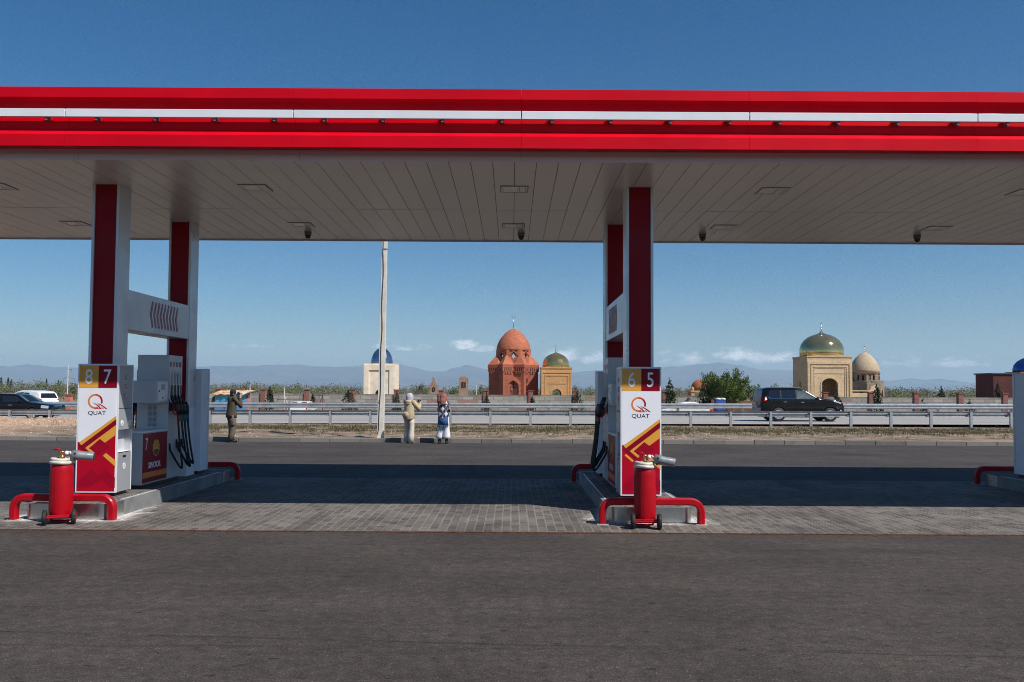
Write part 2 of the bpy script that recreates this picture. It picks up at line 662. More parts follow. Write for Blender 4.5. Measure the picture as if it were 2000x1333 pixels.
# kerb of precast stones between forecourt and verge
t = NT('kerb_stone')
br = t.n('ShaderNodeTexBrick')
br.offset = 0
br.inputs['Scale'].default_value = 1
br.inputs['Brick Width'].default_value = 1.0
br.inputs['Row Height'].default_value = 5
br.inputs['Mortar Size'].default_value = .004
br.inputs['Color1'].default_value = (.26, .24, .215, 1)
br.inputs['Color2'].default_value = (.15, .142, .133, 1)
br.inputs['Mortar'].default_value = (.05, .05, .05, 1)
t.l(t.co(), br.inputs['Vector'])
c = t.mix(t.ramp(t.noise(2.2, 8, .7), .5, .7, 0, .6), br.outputs[0], (.10, .095, .09))
c = t.mix(t.ramp(t.noise(6, 6, .7), .62, .75, 0, .6), c, (.42, .40, .37))
t.color(c)
t.set(Roughness=.9)
t.bump(t.noise(30, 5), .4, .01)
b = MB()
rk = random.Random(5)
x = -60.0
while x < 60:
    dz, dy = rk.uniform(-.012, .012), rk.uniform(-.012, .012)
    b.box(x + .006, x + .994, 28.62 + dy, 28.78 + dy, -.1, .138 + dz, .012)
    x += 1.0
structure(b.build('kerb', t.m))


# verge of stony earth and dry grass
def verge_z(x, y):
    t_ = max(0., min(1., (y - 28.7) / 14.9))
    z = .115 * (1 - t_) + .015
    if 28.9 < y < 42.8:
        e = min(1, (y - 28.9) / .8, (42.8 - y) / 1.2)
        z += e * (.05 * mnoise.noise((x * .35, y * .35, 3)) + .05 * mnoise.noise((x * 1.3, y * 1.3, 9)) + .022 * mnoise.noise((x * 4, y * 4, 1)))
        # the heap of gravel at the western end
        g = 1 / (1 + exp((x + 17.2 + .8 * mnoise.noise((y * .4, x * .3, 5))) * 1.6))
        z += e * g * (.26 + .16 * mnoise.noise((x * .8, y * .8, 4)))
    return z


t = NT('verge_earth')
c = t.mix(t.ramp(t.noise(.7, 8, .7), .40, .62), S(156, 134, 114), S(106, 92, 70))
c = t.mix(t.ramp(t.noise(5, 6, .75), .5, .7, 0, .8), c, S(92, 82, 62))
vor = t.n('ShaderNodeTexVoronoi')
vor.inputs['Scale'].default_value = 5.5
t.l(t.co(), vor.inputs['Vector'])
st = t.math('MULTIPLY', t.ramp(vor.outputs['Distance'], .10, .25, 1, 0), t.ramp(t.noise(2.2, 3), .48, .58))
c = t.mix(t.math('MULTIPLY', st, .8), c, S(214, 204, 190))
gx = t.ramp(t.xyz()[0], -18.6, -16.6, 1, 0)
grav = t.mix(t.ramp(t.noise(7, 6, .8), .35, .65), S(150, 120, 96), S(212, 178, 150))
c = t.mix(gx, c, grav)
t.color(c)
t.set(Roughness=.95)
t.bump(t.math('ADD', t.noise(14, 6, .75), t.math('MULTIPLY', st, .6)), .8, .05)
sheet('verge', -90, 90, 28.76, 43.7, 0, t.m, 560, 74, verge_z)

# highway
ZR = .07


def road_z(x):
    return ZR + .0035 * x


t = NT('highway_asphalt')
v = t.math('MULTIPLY', t.ramp(t.noise(60, 3), .2, .8, .86, 1.14), t.ramp(t.noise(1, 6, .6, t.scaled((.05, .9, 1))), .3, .7, .86, 1.12))
sc = t.n('ShaderNodeVectorMath', operation='SCALE')
sc.inputs[0].default_value = (.345, .318, .292)
t.l(v, sc.inputs['Scale'])
t.color(sc.outputs[0])
t.set(Roughness=.9)
M['road'] = t.m
sheet('road', -160, 160, 43.7, 60.6, 0, t.m, 8, 1, lambda x, y: road_z(x))
mp = mat('road_paint', (.66, .64, .6), .7, 0, .2, 3)
for nm, y0, y1, dash in (('edge_line', 44.35, 44.6, 0), ('edge_line', 59.5, 59.72, 0), ('lane_line', 48.1, 48.27, 1), ('centre_line', 51.9, 52.1, 0), ('lane_line', 55.6, 55.77, 1)):
    b = MB()
    if dash:
        for i in range(-14, 15):
            a0, a1 = i * 11.0, i * 11.0 + 7.0
            b.add([(a0, y0, road_z(a0) + .006), (a1, y0, road_z(a1) + .006), (a1, y1, road_z(a1) + .006), (a0, y1, road_z(a0) + .006)], [(0, 1, 2, 3)])
    else:
        b.add([(-160, y0, road_z(-160) + .006), (160, y0, road_z(160) + .006), (160, y1, road_z(160) + .006), (-160, y1, road_z(-160) + .006)], [(0, 1, 2, 3)])
    structure(b.build('road_marking', mp))
# far shoulder sloping down to the lower ground
sh = mat('gravel_shoulder', S(158, 140, 120), .95, 0, .25, 1.5, .6, 8)
sheet('road_shoulder', -160, 160, 60.6, 66.5, 0, sh, 40, 6,
      lambda x, y: (road_z(x) - .002) * (1 - (y - 60.6) / 5.9) + (-.48) * (y - 60.6) / 5.9)

# mountains: a long range some twelve kilometres off
RIDGE = [(-1400, 735), (-900, 722), (-500, 728), (-250, 716), (-60, 720), (0, 712), (30, 715), (55, 709), (85, 711), (110, 715), (150, 716), (200, 714), (260, 716), (330, 713), (400, 714), (460, 713), (500, 712), (560, 710),
         (585, 709), (620, 712), (650, 714), (700, 711), (740, 713), (780, 708), (800, 714), (835, 721), (870, 721), (900, 713), (914, 709), (935, 715), (960, 720), (1040, 728), (1110, 725), (1180, 720), (1280, 717),
         (1310, 712), (1330, 713), (1352, 709), (1380, 706), (1400, 703), (1425, 709), (1450, 711), (1480, 717), (1550, 722), (1640, 730), (1700, 738), (1740, 742), (1780, 736), (1810, 740), (1830, 737), (1860, 742), (1900, 746), (1950, 744), (2010, 748),
         (2150, 742), (2300, 736), (2600, 744), (3000, 738), (3500, 742)]


def ridge_h(px):
    for (a, ya), (b_, yb) in zip(RIDGE, RIDGE[1:]):
        if a <= px <= b_:
            y = ya + (yb - ya) * (px - a) / (b_ - a)
            return (763.5 + .0053 * (px - 1000)) - y
    return 20.


YM = 12000.
b = MB()
vs, fs = [], []
NXM, NYM = 420, 34
for j in range(NYM + 1):
    v_ = j / NYM
    y = 7600 + 6400 * v_
    for i in range(NXM + 1):
        x = -13500 + 27000 * i / NXM
        px = 1000 + x / YM * 1690.56
        h = (ridge_h(px) + 1.3 * mnoise.noise((px * .035, 1, 4)) + .8 * mnoise.noise((px * .11, 5, 4))) / 1690.56 * YM + 1.7
        t_ = (y - 7600) / (YM - 7600)
        if t_ <= 1:
            prof = t_ ** 1.5
        else:
            prof = max(0, 1 - (t_ - 1) * 2.2)
        gul = 1 - abs(mnoise.noise((x / 420., y / 900., 2.)))
        gul2 = 1 - abs(mnoise.noise((x / 160., y / 330., 7.)))
        w = max(0, 1 - abs(t_ - .55) / .5)
        z = h * prof * (1 - w * .8 * (1 - gul) - w * .4 * (1 - gul2)) - 3
        if t_ < 1:
            z = min(z, h * (y / YM) * .985)
        vs.append((x, y, z))
for j in range(NYM):
    for i in range(NXM):
        a = j * (NXM + 1) + i
        fs.append((a, a + 1, a + NXM + 2, a + NXM + 1))
b.smooth = True
b.add(vs, fs)
t = NT('mountain_slope')
c = t.mix(t.ramp(t.noise(.0016, 9, .7), .35, .65), (.05, .05, .055), (.15, .135, .125))
snow = t.math('MULTIPLY', t.ramp(t.xyz()[2], 415, 440), t.ramp(t.noise(.012, 4), .45, .55))
c = t.mix(snow, c, (.8, .8, .82))
t.color(c)
t.set(Roughness=1)
structure(b.build('mountains', t.m))

# air
hz = MB()
hz.box(-15500, 15500, -1400, 16000, -1.6, 475)
hm = bpy.data.materials.new('air')
hm.use_nodes = True
hm.node_tree.nodes.clear()
pv = hm.node_tree.nodes.new('ShaderNodeVolumePrincipled')
pv.inputs['Color'].default_value = (.54, .77, 1.0, 1)
pv.inputs['Density'].default_value = 1.1e-4
pv.inputs['Anisotropy'].default_value = .1
ho = hm.node_tree.nodes.new('ShaderNodeOutputMaterial')
hm.node_tree.links.new(pv.outputs[0], ho.inputs['Volume'])
haze = hz.build('haze', hm)
haze['kind'] = 'stuff'
haze['label'] = 'pale blue haze over the plain and mountains'

# ================================================================== canopy
CX0, CX1 = -10.9, 24.0
ZC = 4.645
YF, YR = 10.95, 16.83
can = thing('fuel_canopy', 'long red canopy with a white light strip over the fuel islands', 'canopy', (0, 0, 0))


def fascia_profile(y0, s):
    # y0 = outer face, s = +1 for the front (camera side), -1 for the rear
    P = [(0, 5.462), (0, 5.334), (.10, 5.312), (.10, 4.955), (0, 4.868), (0, 4.722), (.22, 4.742), (.345, 4.785), (.345, 4.87), (.60, 4.87), (.60, 5.462)]
    return [(y0 + s * a, z) for a, z in P]


FY, RYY = 10.605, 17.175
b = MB()
# the front fascia is made of panels 2.83 m long, with hairline gaps
x = -10.9 - .02
segs = []
J0 = .10   # a joint at x = J0
k = -4
xs = [CX0]
while J0 + 2.83 * k < CX1:
    if J0 + 2.83 * k > CX0:
        xs.append(J0 + 2.83 * k)
    k += 1
xs.append(CX1)
for a, c_ in zip(xs, xs[1:]):
    b.prism(fascia_profile(FY, 1), a + .0015, c_ - .0015, 'YZ')
b.build('front_fascia', M['red_fascia'], can)
b = MB()
b.prism(fascia_profile(RYY, -1), CX0, CX1, 'YZ')
b.build('rear_fascia', M['red_fascia'], can)
b = MB()
b.box(CX0, CX0 + .02, FY + .6, RYY - .6, 4.75, 5.46)
b.build('end_fascia', M['red_fascia'], can)
b = MB()
b.box(CX1 - .02, CX1, FY + .6, RYY - .6, 4.75, 5.46)
b.build('end_fascia', M['red_fascia'], can)
b = MB()
b.box(CX0 + .03, CX1 - .03, FY + .602, RYY - .602, 5.30, 5.36)
b.build('roof_deck', mat('roof_sheet', (.3, .3, .3), .6), can)

# white light strip on brackets in the recess
strip = None
b = MB()
for a, c_ in zip(xs, xs[1:]):
    b.box(a + .006, c_ - .006, FY - .015, FY + .035, 5.083, 5.185, .004)
strip = b.build('light_strip', M['white_metal'], can)
b = MB()
for a in xs[:-1]:
    for o in (.38, 1.11, 1.85, 2.59):
        xx = a + o
        if xx < CX1 - .1:
            b.box(xx - .02, xx + .02, FY + .0355, FY + .099, 5.06, 5.15)
            b.box(xx - .014, xx + .014, FY + .0, FY + .099, 5.045, 5.082)
br = b.build('bracket', M['dark_grey'], strip)
br['kind'] = 'stuff'
# grey trim below the fascia
b = MB()
xg = [CX0]
k = -4
while .10 + 2.83 * k < CX1:
    if .10 + 2.83 * k > CX0:
        xg.append(.10 + 2.83 * k)
    k += 1
xg.append(CX1)
for a, c_ in zip(xg, xg[1:]):
    b.box(a + .002, c_ - .002, YF, YF + .03, ZC, 4.80)
b.box(CX0, CX1, YR - .03, YR, ZC - .02, 4.80)
b.build('edge_trim', M['grey_trim'], can)

# soffit of long metal planks
b = MB()
b.box(CX0 + .01, CX1 - .01, YF + .035, YR - .035, ZC + .03, ZC + .06)
back = b.build('soffit_backing', M['black'], can)
b = MB()
W_ = .2835
k = int((CX0 - .02) / W_) - 1
while .02 + W_ * k < CX1:
    a = .02 + W_ * k
    if a > CX0:
        dz = R.uniform(-.0012, .0012)
        b.box(a + .004, a + W_ - .004, YF + .032, 13.918, ZC + dz, ZC + .012 + dz)
        dz = R.uniform(-.0012, .0012)
        b.box(a + .004, a + W_ - .004, 13.934, YR - .032, ZC + dz, ZC + .012 + dz)
    k += 1
b.build('soffit', M['soffit'], can)

# recessed lamps
lamps = [(-7.49, 12.46, 'leftmost square lamp in the front row of the canopy soffit'),
         (-3.737, 12.46, 'square soffit lamp, front row, just right of the column over pumps eight and seven'),
         (.02, 12.46, 'square soffit lamp, front row, at the middle of the canopy'),
         (3.765, 12.46, 'square soffit lamp, front row, right of the column over pumps six and five'),
         (7.45, 12.46, 'square soffit lamp, front row, cut by the right edge of the photo'),
         (-7.76, 15.25, 'leftmost square lamp in the rear row of the canopy soffit'),
         (-3.745, 15.25, 'square soffit lamp, rear row, behind the left dome camera'),
         (.014, 15.25, 'square soffit lamp, rear row, at the middle of the canopy'),
         (3.735, 15.25, 'square soffit lamp, rear row, above the tallest green bush'),
         (7.515, 15.25, 'rightmost square lamp in the rear row of the canopy soffit')]
lamp0 = thing('canopy_lamp', lamps[0][2], 'ceiling lamp', (lamps[0][0], lamps[0][1], ZC), 0, 'recessed lamps in the canopy soffit')
b = MB()
for (x0, x1, y0, y1) in ((-.19, .19, -.195, -.17), (-.19, .19, .17, .195), (-.19, -.165, -.17, .17), (.165, .19, -.17, .17), (.055, .07, -.17, .17)):
    b.box(x0, x1, y0, y1, -.012, .004)
b.build('lamp_frame', M['white_metal'], lamp0)
b = MB()
b.box(-.203, .203, -.208, .208, -.003, .003)
b.build('dark_outline', M['black'], lamp0)  # black border added as a dark gap, to outline the lamp frame
b = MB()
b.box(-.160, .050, -.165, .165, -.007, .002)
b.build('diffuser', M['lens'], lamp0)
b = MB()
b.box(.075, .160, -.165, .165, -.008, .002)
b.build('gear_cover', M['soffit'], lamp0)
for (x, y, lb) in lamps[1:]:
    again(lamp0, lb, (x, y, ZC))

# dome cameras
cams = [(-3.80, 'dome security camera under the canopy edge, left of the concrete pole'),
        (.158, 'dome security camera under the canopy edge, above the red brick mausoleum'),
        (3.525, 'dome security camera under the canopy edge, just right of the column over pump five'),
        (7.51, 'dome security camera under the canopy edge, at the far right')]
cam0 = thing('dome_camera', cams[0][1], 'security camera', (cams[0][0], 15.96, ZC), 0, 'dome cameras under the canopy')
cam0.scale = (.86, .86, .86)
b = MB()
b.smooth = True
b.lathe([(.02, .002), (.075, .001), (.078, -.03), (.068, -.06), (.068, -.075)], n=20)
b.build('camera_base', mat('camera_housing', (.16, .155, .15), .5), cam0)
b = MB()
b.smooth = True
b.lathe([(.062, -.074), (.062, -.10), (.052, -.125), (.032, -.142), (.008, -.149)], n=20)
b.build('camera_dome', M['glass_dark'], cam0)
for x, lb in cams[1:]:
    again(cam0, lb, (x, 15.96, ZC))

# ================================================================== islands with their portal columns, posts, pumps
ZI = .205
HW = .55           # half width of an island
YI0, YI1 = 11.40, 16.40


def island_outline(hw, y0, y1, r, n=6):
    pts = []
    for (cx, cy, a0) in ((hw - r, y0 + r, -pi / 2), (hw - r, y1 - r, 0), (-hw + r, y1 - r, pi / 2), (-hw + r, y0 + r, pi)):
        for i in range(n + 1):
            a = a0 + (pi / 2) * i / n
            pts.append((cx + r * cos(a), cy + r * sin(a)))
    return pts


def make_island(label, X):
    th = thing('pump_island', label, 'kerb island', (X, 0, 0), 0, 'raised fuel islands')
    b = MB()
    b.prism(island_outline(HW, YI0, YI1, .12), -.02, ZI, 'XY')
    b.build('island_kerb', M['concrete_edge'], th)
    b = MB()
    b.prism(island_outline(HW - .07, YI0 + .07, YI1 - .07, .08), ZI - .01, ZI + .006, 'XY')
    d = b.build('deck', M['paving'], th)
    # bright steel cladding round both ends
    for y0, sgn in ((YI0, 1), (YI1, -1)):
        o = island_outline(HW + .006, 0, 9, .126)
        o = [p for p in o if p[1] < .46]
        o = sorted(o, key=lambda p: (p[0]))
        left = [p for p in o if p[0] < 0]
        right = [p for p in o if p[0] >= 0]
        left.sort(key=lambda p: (-p[1], p[0]))
        right.sort(key=lambda p: (p[1], p[0]))
        path = [(-HW - .006, .46)] + left + right + [(HW + .006, .46)]
        b = MB()
        b.smooth = False
        ring = path + [(p[0] * .985, p[1] + .012 if abs(p[0]) < HW - .1 else p[1] + .004) for p in reversed(path)]
        ring = [(p[0], y0 + sgn * (p[1] - .006)) for p in ring]
        b.prism(ring, .004, ZI + .003, 'XY')
        b.build('steel_nosing', M['steel'], th)
    b = MB()
    for s in (-1, 1):
        b.box(s * (HW - .055) - .012, s * (HW - .055) + .012, YI0 + .5, YI1 - .5, ZI, ZI + .006)
    b.build('edge_strip', mat('worn_paint', (.55, .6, .66), .4, 0, .35, 9), th)
    return th


isl = make_island('fuel island under pumps eight and seven', X_ISL - L_ISL)
isl2 = again(isl, 'fuel island under pumps six and five', (X_ISL, 0, 0))
isl3 = again(isl, 'fuel island whose far corner shows at the right edge of the photo', (X_ISL + L_ISL, 0, 0))


# ---- portal: two columns joined by a sign beam
def chevrons(b, side):
    for i in range(9):
        y0 = 13.42 + i * .125
        w, h = .045, .21
        x = side * .191
        pts = [(y0, 0), (y0 + .085, h), (y0 + .085 + w, h - .02), (y0 + w + .012, 0), (y0 + .085 + w, -h + .02), (y0 + .085, -h)]
        b.prism([(p, 2.877 + q) for p, q in pts], x - .002, x + .0025, 'YZ')


def make_portal(label, X):
    th = thing('canopy_column_pair', label, 'columns', (X, 0, 0), 0, 'column pairs carrying the canopy')
    for y0 in (12.274, 15.052):
        b = MB()
        w, d = .192, .38
        f = .036
        # hollow silver cladding with a recessed strip on the two ends
        b.box(-w, -w + f, y0, y0 + d, ZI, ZC)
        b.box(w - f, w, y0, y0 + d, ZI, ZC)
        b.box(-w + f, w - f, y0 + .03, y0 + d - .03, ZI, ZC - .001)
        col = b.build('column', M['silver'], th)
        for yy, s in ((y0 + .03, -1), (y0 + d - .03, 1)):
            b = MB()
            b.box(-w + f + .002, w - f - .002, min(yy, yy + s * .008), max(yy, yy + s * .008), ZI, ZC - .002)
            b.build('red_strip', M['red_panel'], col)
        if y0 > 14:
            b = MB()
            b.box(-w - .004, w + .004, y0 - .003, y0 + d + .004, ZI, 1.40)
            b.build('lower_casing', M['grey_trim'], col)
    b = MB()
    b.box(-.188, .188, 12.656, 15.05, 2.585, 3.17, .006)
    beam = b.build('sign_beam', M['silver'], th)
    for s in (-1, 1):
        b = MB()
        chevrons(b, s)
        b.build('chevron_row', M['pink_groove'], beam)
    return th


por = make_portal('pair of red and silver columns rising behind the boards eight and seven', X_ISL - L_ISL)
again(por, 'pair of red and silver columns rising behind the boards six and five', (X_ISL, 0, 0))
again(por, 'pair of red and silver columns beyond the right edge of the photo', (X_ISL + L_ISL, 0, 0))


# ---- number board (a box round the front column)
BW, BT, BB = .286, 2.065, .262      # half width, top, bottom
BY0, BY1 = 12.19, 12.67
WID = 2 * BW - .04


def bp(u, v):
    return (-WID / 2 + u * WID, BT - .022 - v * WID)


def scaled_poly(pts, s=258., ox=377., oy=200.):
    """points traced on the printed panel -> panel plane"""
    return [bp((x - ox - (y - oy) * -.006) / s, (y - oy) / s) for x, y in pts]


def make_board(label, X, d1, d2):
    th = thing('pump_number_board', label, 'number board', (X, 0, 0), 0, 'number boards at the island ends')
    b = MB()
    f = .026
    # white shell: front and back frames, top, core
    b.box(-BW, BW, BY0, BY0 + f, BB, BT - .02)
    b.box(-BW, BW, BY1 - f, BY1, BB, BT - .02)
    b.box(-BW, BW, BY0, BY1, BT - .0195, BT)
    b.box(-BW + .012, BW - .012, BY0 + f + .001, BY1 - f - .001, BB + .55, BB + .56)
    body = b.build('casing', M['white_metal'], th)
    b = MB()
    b.box(-BW + .05, BW - .05, BY0 + .05, BY1 - .05, ZI, BB + .02)
    b.build('plinth', M['black'], th)
    # printed front
    Y0 = BY0
    b = MB()
    b.box(-WID / 2, WID / 2, Y0 - .003, Y0 + .001, BB + .018, BT - .022)
    panel = b.build('printed_panel', M['white_print'], th)
    lv = [0]

    def lay(name, m, polys):
        lv[0] += 1
        bb = MB()
        for k_, p in enumerate(polys):
            bb.prism(p, Y0 - .003 - .0005 * lv[0], Y0 - .0025, 'XZ')
        return bb.build(name, m, panel)
    bot = BB + .020
    # ground colours of the lower print
    hw = WID / 2 - .001
    zr = bp(0, (545 - 200) / 258.)[1]
    zl = bp(0, (724 - 200) / 258.)[1]
    lay('crimson_field', M['crimson_print'], [[(-hw, bot), (hw, bot), (hw, zr), (-hw + .03, zl + .005), (-hw, zl + .004)]])
    for pq in ([(377, 990), (470, 905), (545, 975), (455, 1028), (377, 1028)], [(560, 900), (632, 960), (632, 1030), (600, 1030), (520, 950)], [(525, 700), (594, 752), (520, 812), (452, 764)]):
        lay('dark_diamond_print', M['diamond_print'], [scaled_poly(pq)])  # darker crimson diamonds belonging to the print
    lv[0] -= 2
    lay('maroon_band', M['maroon_print'], [scaled_poly([(634, 562), (634, 607), (428, 764), (486, 812), (470, 826), (379, 752), (379, 724), (400, 742)])])
    lay('yellow_band', M['yellow_print'], [scaled_poly([(634, 542), (634, 565), (400, 743), (384, 727)]),
                                           scaled_poly([(634, 604), (634, 671), (560, 725), (525, 702), (453, 762), (493, 796), (480, 808), (426, 762)]),
                                           scaled_poly([(400, 781), (453, 826), (443, 837), (390, 792)]),
                                           scaled_poly([(568, 796), (634, 846), (634, 888), (548, 814)])])
    # number squares
    zs = bp(0, .592)[1]
    xm = bp(.508, 0)[0]
    lay('yellow_square', M['yellow_print'], [[(-hw, zs), (xm, zs), (xm, BT - .023), (-hw, BT - .023)]])
    lay('maroon_square', M['maroon_print'], [[(xm, zs), (hw, zs), (hw, BT - .023), (xm, BT - .023)]])
    Yt = Y0 - .0070
    for s_, u in ((d1, .255), (d2, .745)):
        c_ = bp(u, .298)
        text_part(s_, .292, 'numeral', M['white_print'], panel, Matrix.Translation((c_[0], Yt, c_[1])) @ Matrix.Rotation(pi / 2, 4, 'X'), .80, .001)
    c_ = bp(.49, 1.262)
    text_part('QUAT', .078, 'lettering', M['navy_print'], panel, Matrix.Translation((c_[0], Y0 - .0033, c_[1])) @ Matrix.Rotation(pi / 2, 4, 'X'), 1.16, .0004)
    # the round Q with a road for its tail
    cx, cz = bp(.438, .95)
    rr, ri = .196 * WID, .150 * WID
    tones = [M['orange_print'], M['orange_red_print'], M['crimson_print']]
    bb = MB()
    N = 60
    for i in range(N):
        a0, a1 = 2 * pi * i / N, 2 * pi * (i + 1) / N
        am = (a0 + a1) / 2
        if -1.15 < (am if am < pi else am - 2 * pi) < -.30:
            continue
        g = cos(am - .15)
        bb.cur = 2 if g > .8 else (1 if g > .1 else 0)
        bb.prism([(cx + ri * cos(a0), cz + ri * sin(a0)), (cx + rr * cos(a0), cz + rr * sin(a0)), (cx + rr * cos(a1), cz + rr * sin(a1)), (cx + ri * cos(a1), cz + ri * sin(a1))], Y0 - .0042, Y0 - .0025, 'XZ')

    def rq(pts):
        return scaled_poly(pts)
    bb.cur = 2
    for p in ([(472, 452), (490, 460), (512, 474), (534, 497), (522, 497), (505, 477)], [(500, 455), (526, 465), (550, 479), (571, 496), (561, 497), (540, 481)], [(506, 464), (514, 468), (522, 474), (517, 473)], [(530, 481), (537, 486), (547, 496), (540, 496)]):
        bb.prism(rq(p), Y0 - .0046, Y0 - .0025, 'XZ')
    bb.cur = 1
    bb.prism(rq([(470, 488), (490, 490), (518, 493), (526, 497), (490, 497.5)]), Y0 - .0044, Y0 - .0025, 'XZ')
    bb.build('round_emblem', tones, panel)
    # sides with service panels
    for s in (-1, 1):
        x0, x1 = sorted((s * (BW - .002), s * (BW - .030)))
        ya, yb = BY0 + f + .002, BY1 - f - .002

        def zz(y):
            return 2.065 - (y - 95) / 1175. * 1.803
        b = MB()
        b.box(x0, x1, ya, yb, zz(502), zz(108), .002)
        up = b.build('upper_side_panel', M['grey_panel'], th)
        b = MB()
        b.box(x0 - (.008 if s < 0 else 0), x1 + (.008 if s > 0 else 0), ya, yb, zz(700), zz(508), .003)
        mid = b.build('tray_panel', M['grey_panel'], th)
        b = MB()
        b.box(x0, x1, ya, yb, zz(1268), zz(915), .002)
        low = b.build('bin_door', M['grey_panel'], th)
        xi = s * (BW - .19)
        b = MB()
        a_, c2 = sorted((xi, s * (BW - .012)))
        b.box(*sorted((xi, xi - s * .01)), ya, yb, zz(914), zz(701))
        b.box(a_, c2, ya, ya + .008, zz(912), zz(702))
        b.box(a_, c2, yb - .008, yb, zz(912), zz(702))
        b.box(a_, c2, ya + .009, yb - .009, zz(912), zz(906))
        b.build('niche', M['grey_metal'], th)
        # round signs and handle slot
        xs_ = s * (BW - .001)
        ym = (ya + yb) / 2
        for z_ in (zz(215), zz(303), zz(390)):
            b = MB()
            b.cur = 0
            b.lathe([(.034, 0), (.034, s * .003)], (xs_, ym, z_), 20, 'X')
            b.cur = 1
            for i in range(20):
                a0, a1 = 2 * pi * i / 20, 2 * pi * (i + 1) / 20
                b.prism([(ym + r_ * cos(a), z_ + r_ * sin(a)) for r_, a in ((.028, a0), (.036, a0), (.036, a1), (.028, a1))], *sorted((xs_ + s * .0005, xs_ + s * .0045)), 'YZ')
            b.prism([(ym - .022, z_ + .018), (ym - .018, z_ + .022), (ym + .022, z_ - .018), (ym + .018, z_ - .022)], *sorted((xs_ + s * .0005, xs_ + s * .0042)), 'YZ')
            b.cur = 2
            b.prism([(ym - .008, z_ - .016), (ym + .008, z_ - .016), (ym + .006, z_ + .014), (ym - .006, z_ + .014)], *sorted((xs_ + s * .0005, xs_ + s * .0038)), 'YZ')
            b.build('prohibition_sign', [M['white_print'], M['crimson_print'], M['navy_print']], up)
        for yy in (ya + .10, yb - .09):
            b = MB()
            b.lathe([(.042, 0), (.042, s * .012)], (xs_, yy, zz(640)), 20, 'X')
            b.cur = 1
            b.prism([(yy - .012, zz(640) - .024), (yy + .016, zz(640) - .024), (yy + .002, zz(640) + .026)], *sorted((xs_ + s * .0115, xs_ + s * .0135)), 'YZ')
            b.build('round_sign', [M['white_print'], M['grey_panel']], mid)
        b = MB()
        b.box(*sorted((xs_ + s * .0004, xs_ + s * .0022)), ym - .05, ym + .05, zz(958), zz(938))
        b.build('handle_slot', M['black'], low)
        b = MB()
        b.lathe([(.045, 0), (.045, s * .0022)], (xs_, ym, zz(1038)), 22, 'X')
        b.cur = 1
        for i in range(3):
            a = i * 2 * pi / 3 + .5
            b.prism([(ym + .03 * cos(a), zz(1038) + .03 * sin(a)), (ym + .03 * cos(a + 1.3), zz(1038) + .03 * sin(a + 1.3)), (ym + .016 * cos(a + 1.3), zz(1038) + .016 * sin(a + 1.3)), (ym + .016 * cos(a), zz(1038) + .016 * sin(a))], *sorted((xs_ + s * .002, xs_ + s * .0032)), 'YZ')
        b.build('bin_sign', [M['white_print'], M['grey_panel']], low)
    return th


make_board('tall board numbered eight and seven with orange ring logo and red stripes', X_ISL - L_ISL, '8', '7')
make_board('tall board numbered six and five with orange ring logo and red stripes', X_ISL, '6', '5')


# ---- plain grey box round the rear column
def make_end_box(label, X):
    th = thing('grey_end_box', label, 'service box', (X, 0, 0), 0, 'grey service boxes at the far island ends')
    b = MB()
    b.box(-BW, BW, 15.44, 15.80, .262, 2.075, .006)
    b.build('casing', M['grey_trim'], th)
    b = MB()
    b.box(-BW - .004, BW + .004, 15.802, 15.86, .262, 2.085, .004)
    b.build('face_frame', M['silver'], th)
    b = MB()
    b.box(-BW + .05, BW - .05, 15.48, 15.80, ZI, .262)
    b.build('plinth', M['black'], th)
    return th


eb = make_end_box('plain grey box standing behind the pump numbered seven', X_ISL - L_ISL)
again(eb, 'plain grey box standing behind the pump numbered five', (X_ISL, 0, 0))
again(eb, 'plain grey box cut off by the right edge of the photo', (X_ISL + L_ISL, 0, 0))


# ---- fuel dispenser
def petals(y, z, r, up=None):
    """outline of a scalloped flower; up True or False keeps only that half"""
    n = 10
    out = []
    for i in range(n * 6):
        a = 2 * pi * i / (n * 6)
        rr = r * (.86 + .14 * abs(sin(a * n / 2)))
        if up is None or (sin(a) >= -1e-6) == up:
            out.append((y + rr * cos(a), z + rr * sin(a)))
    return out


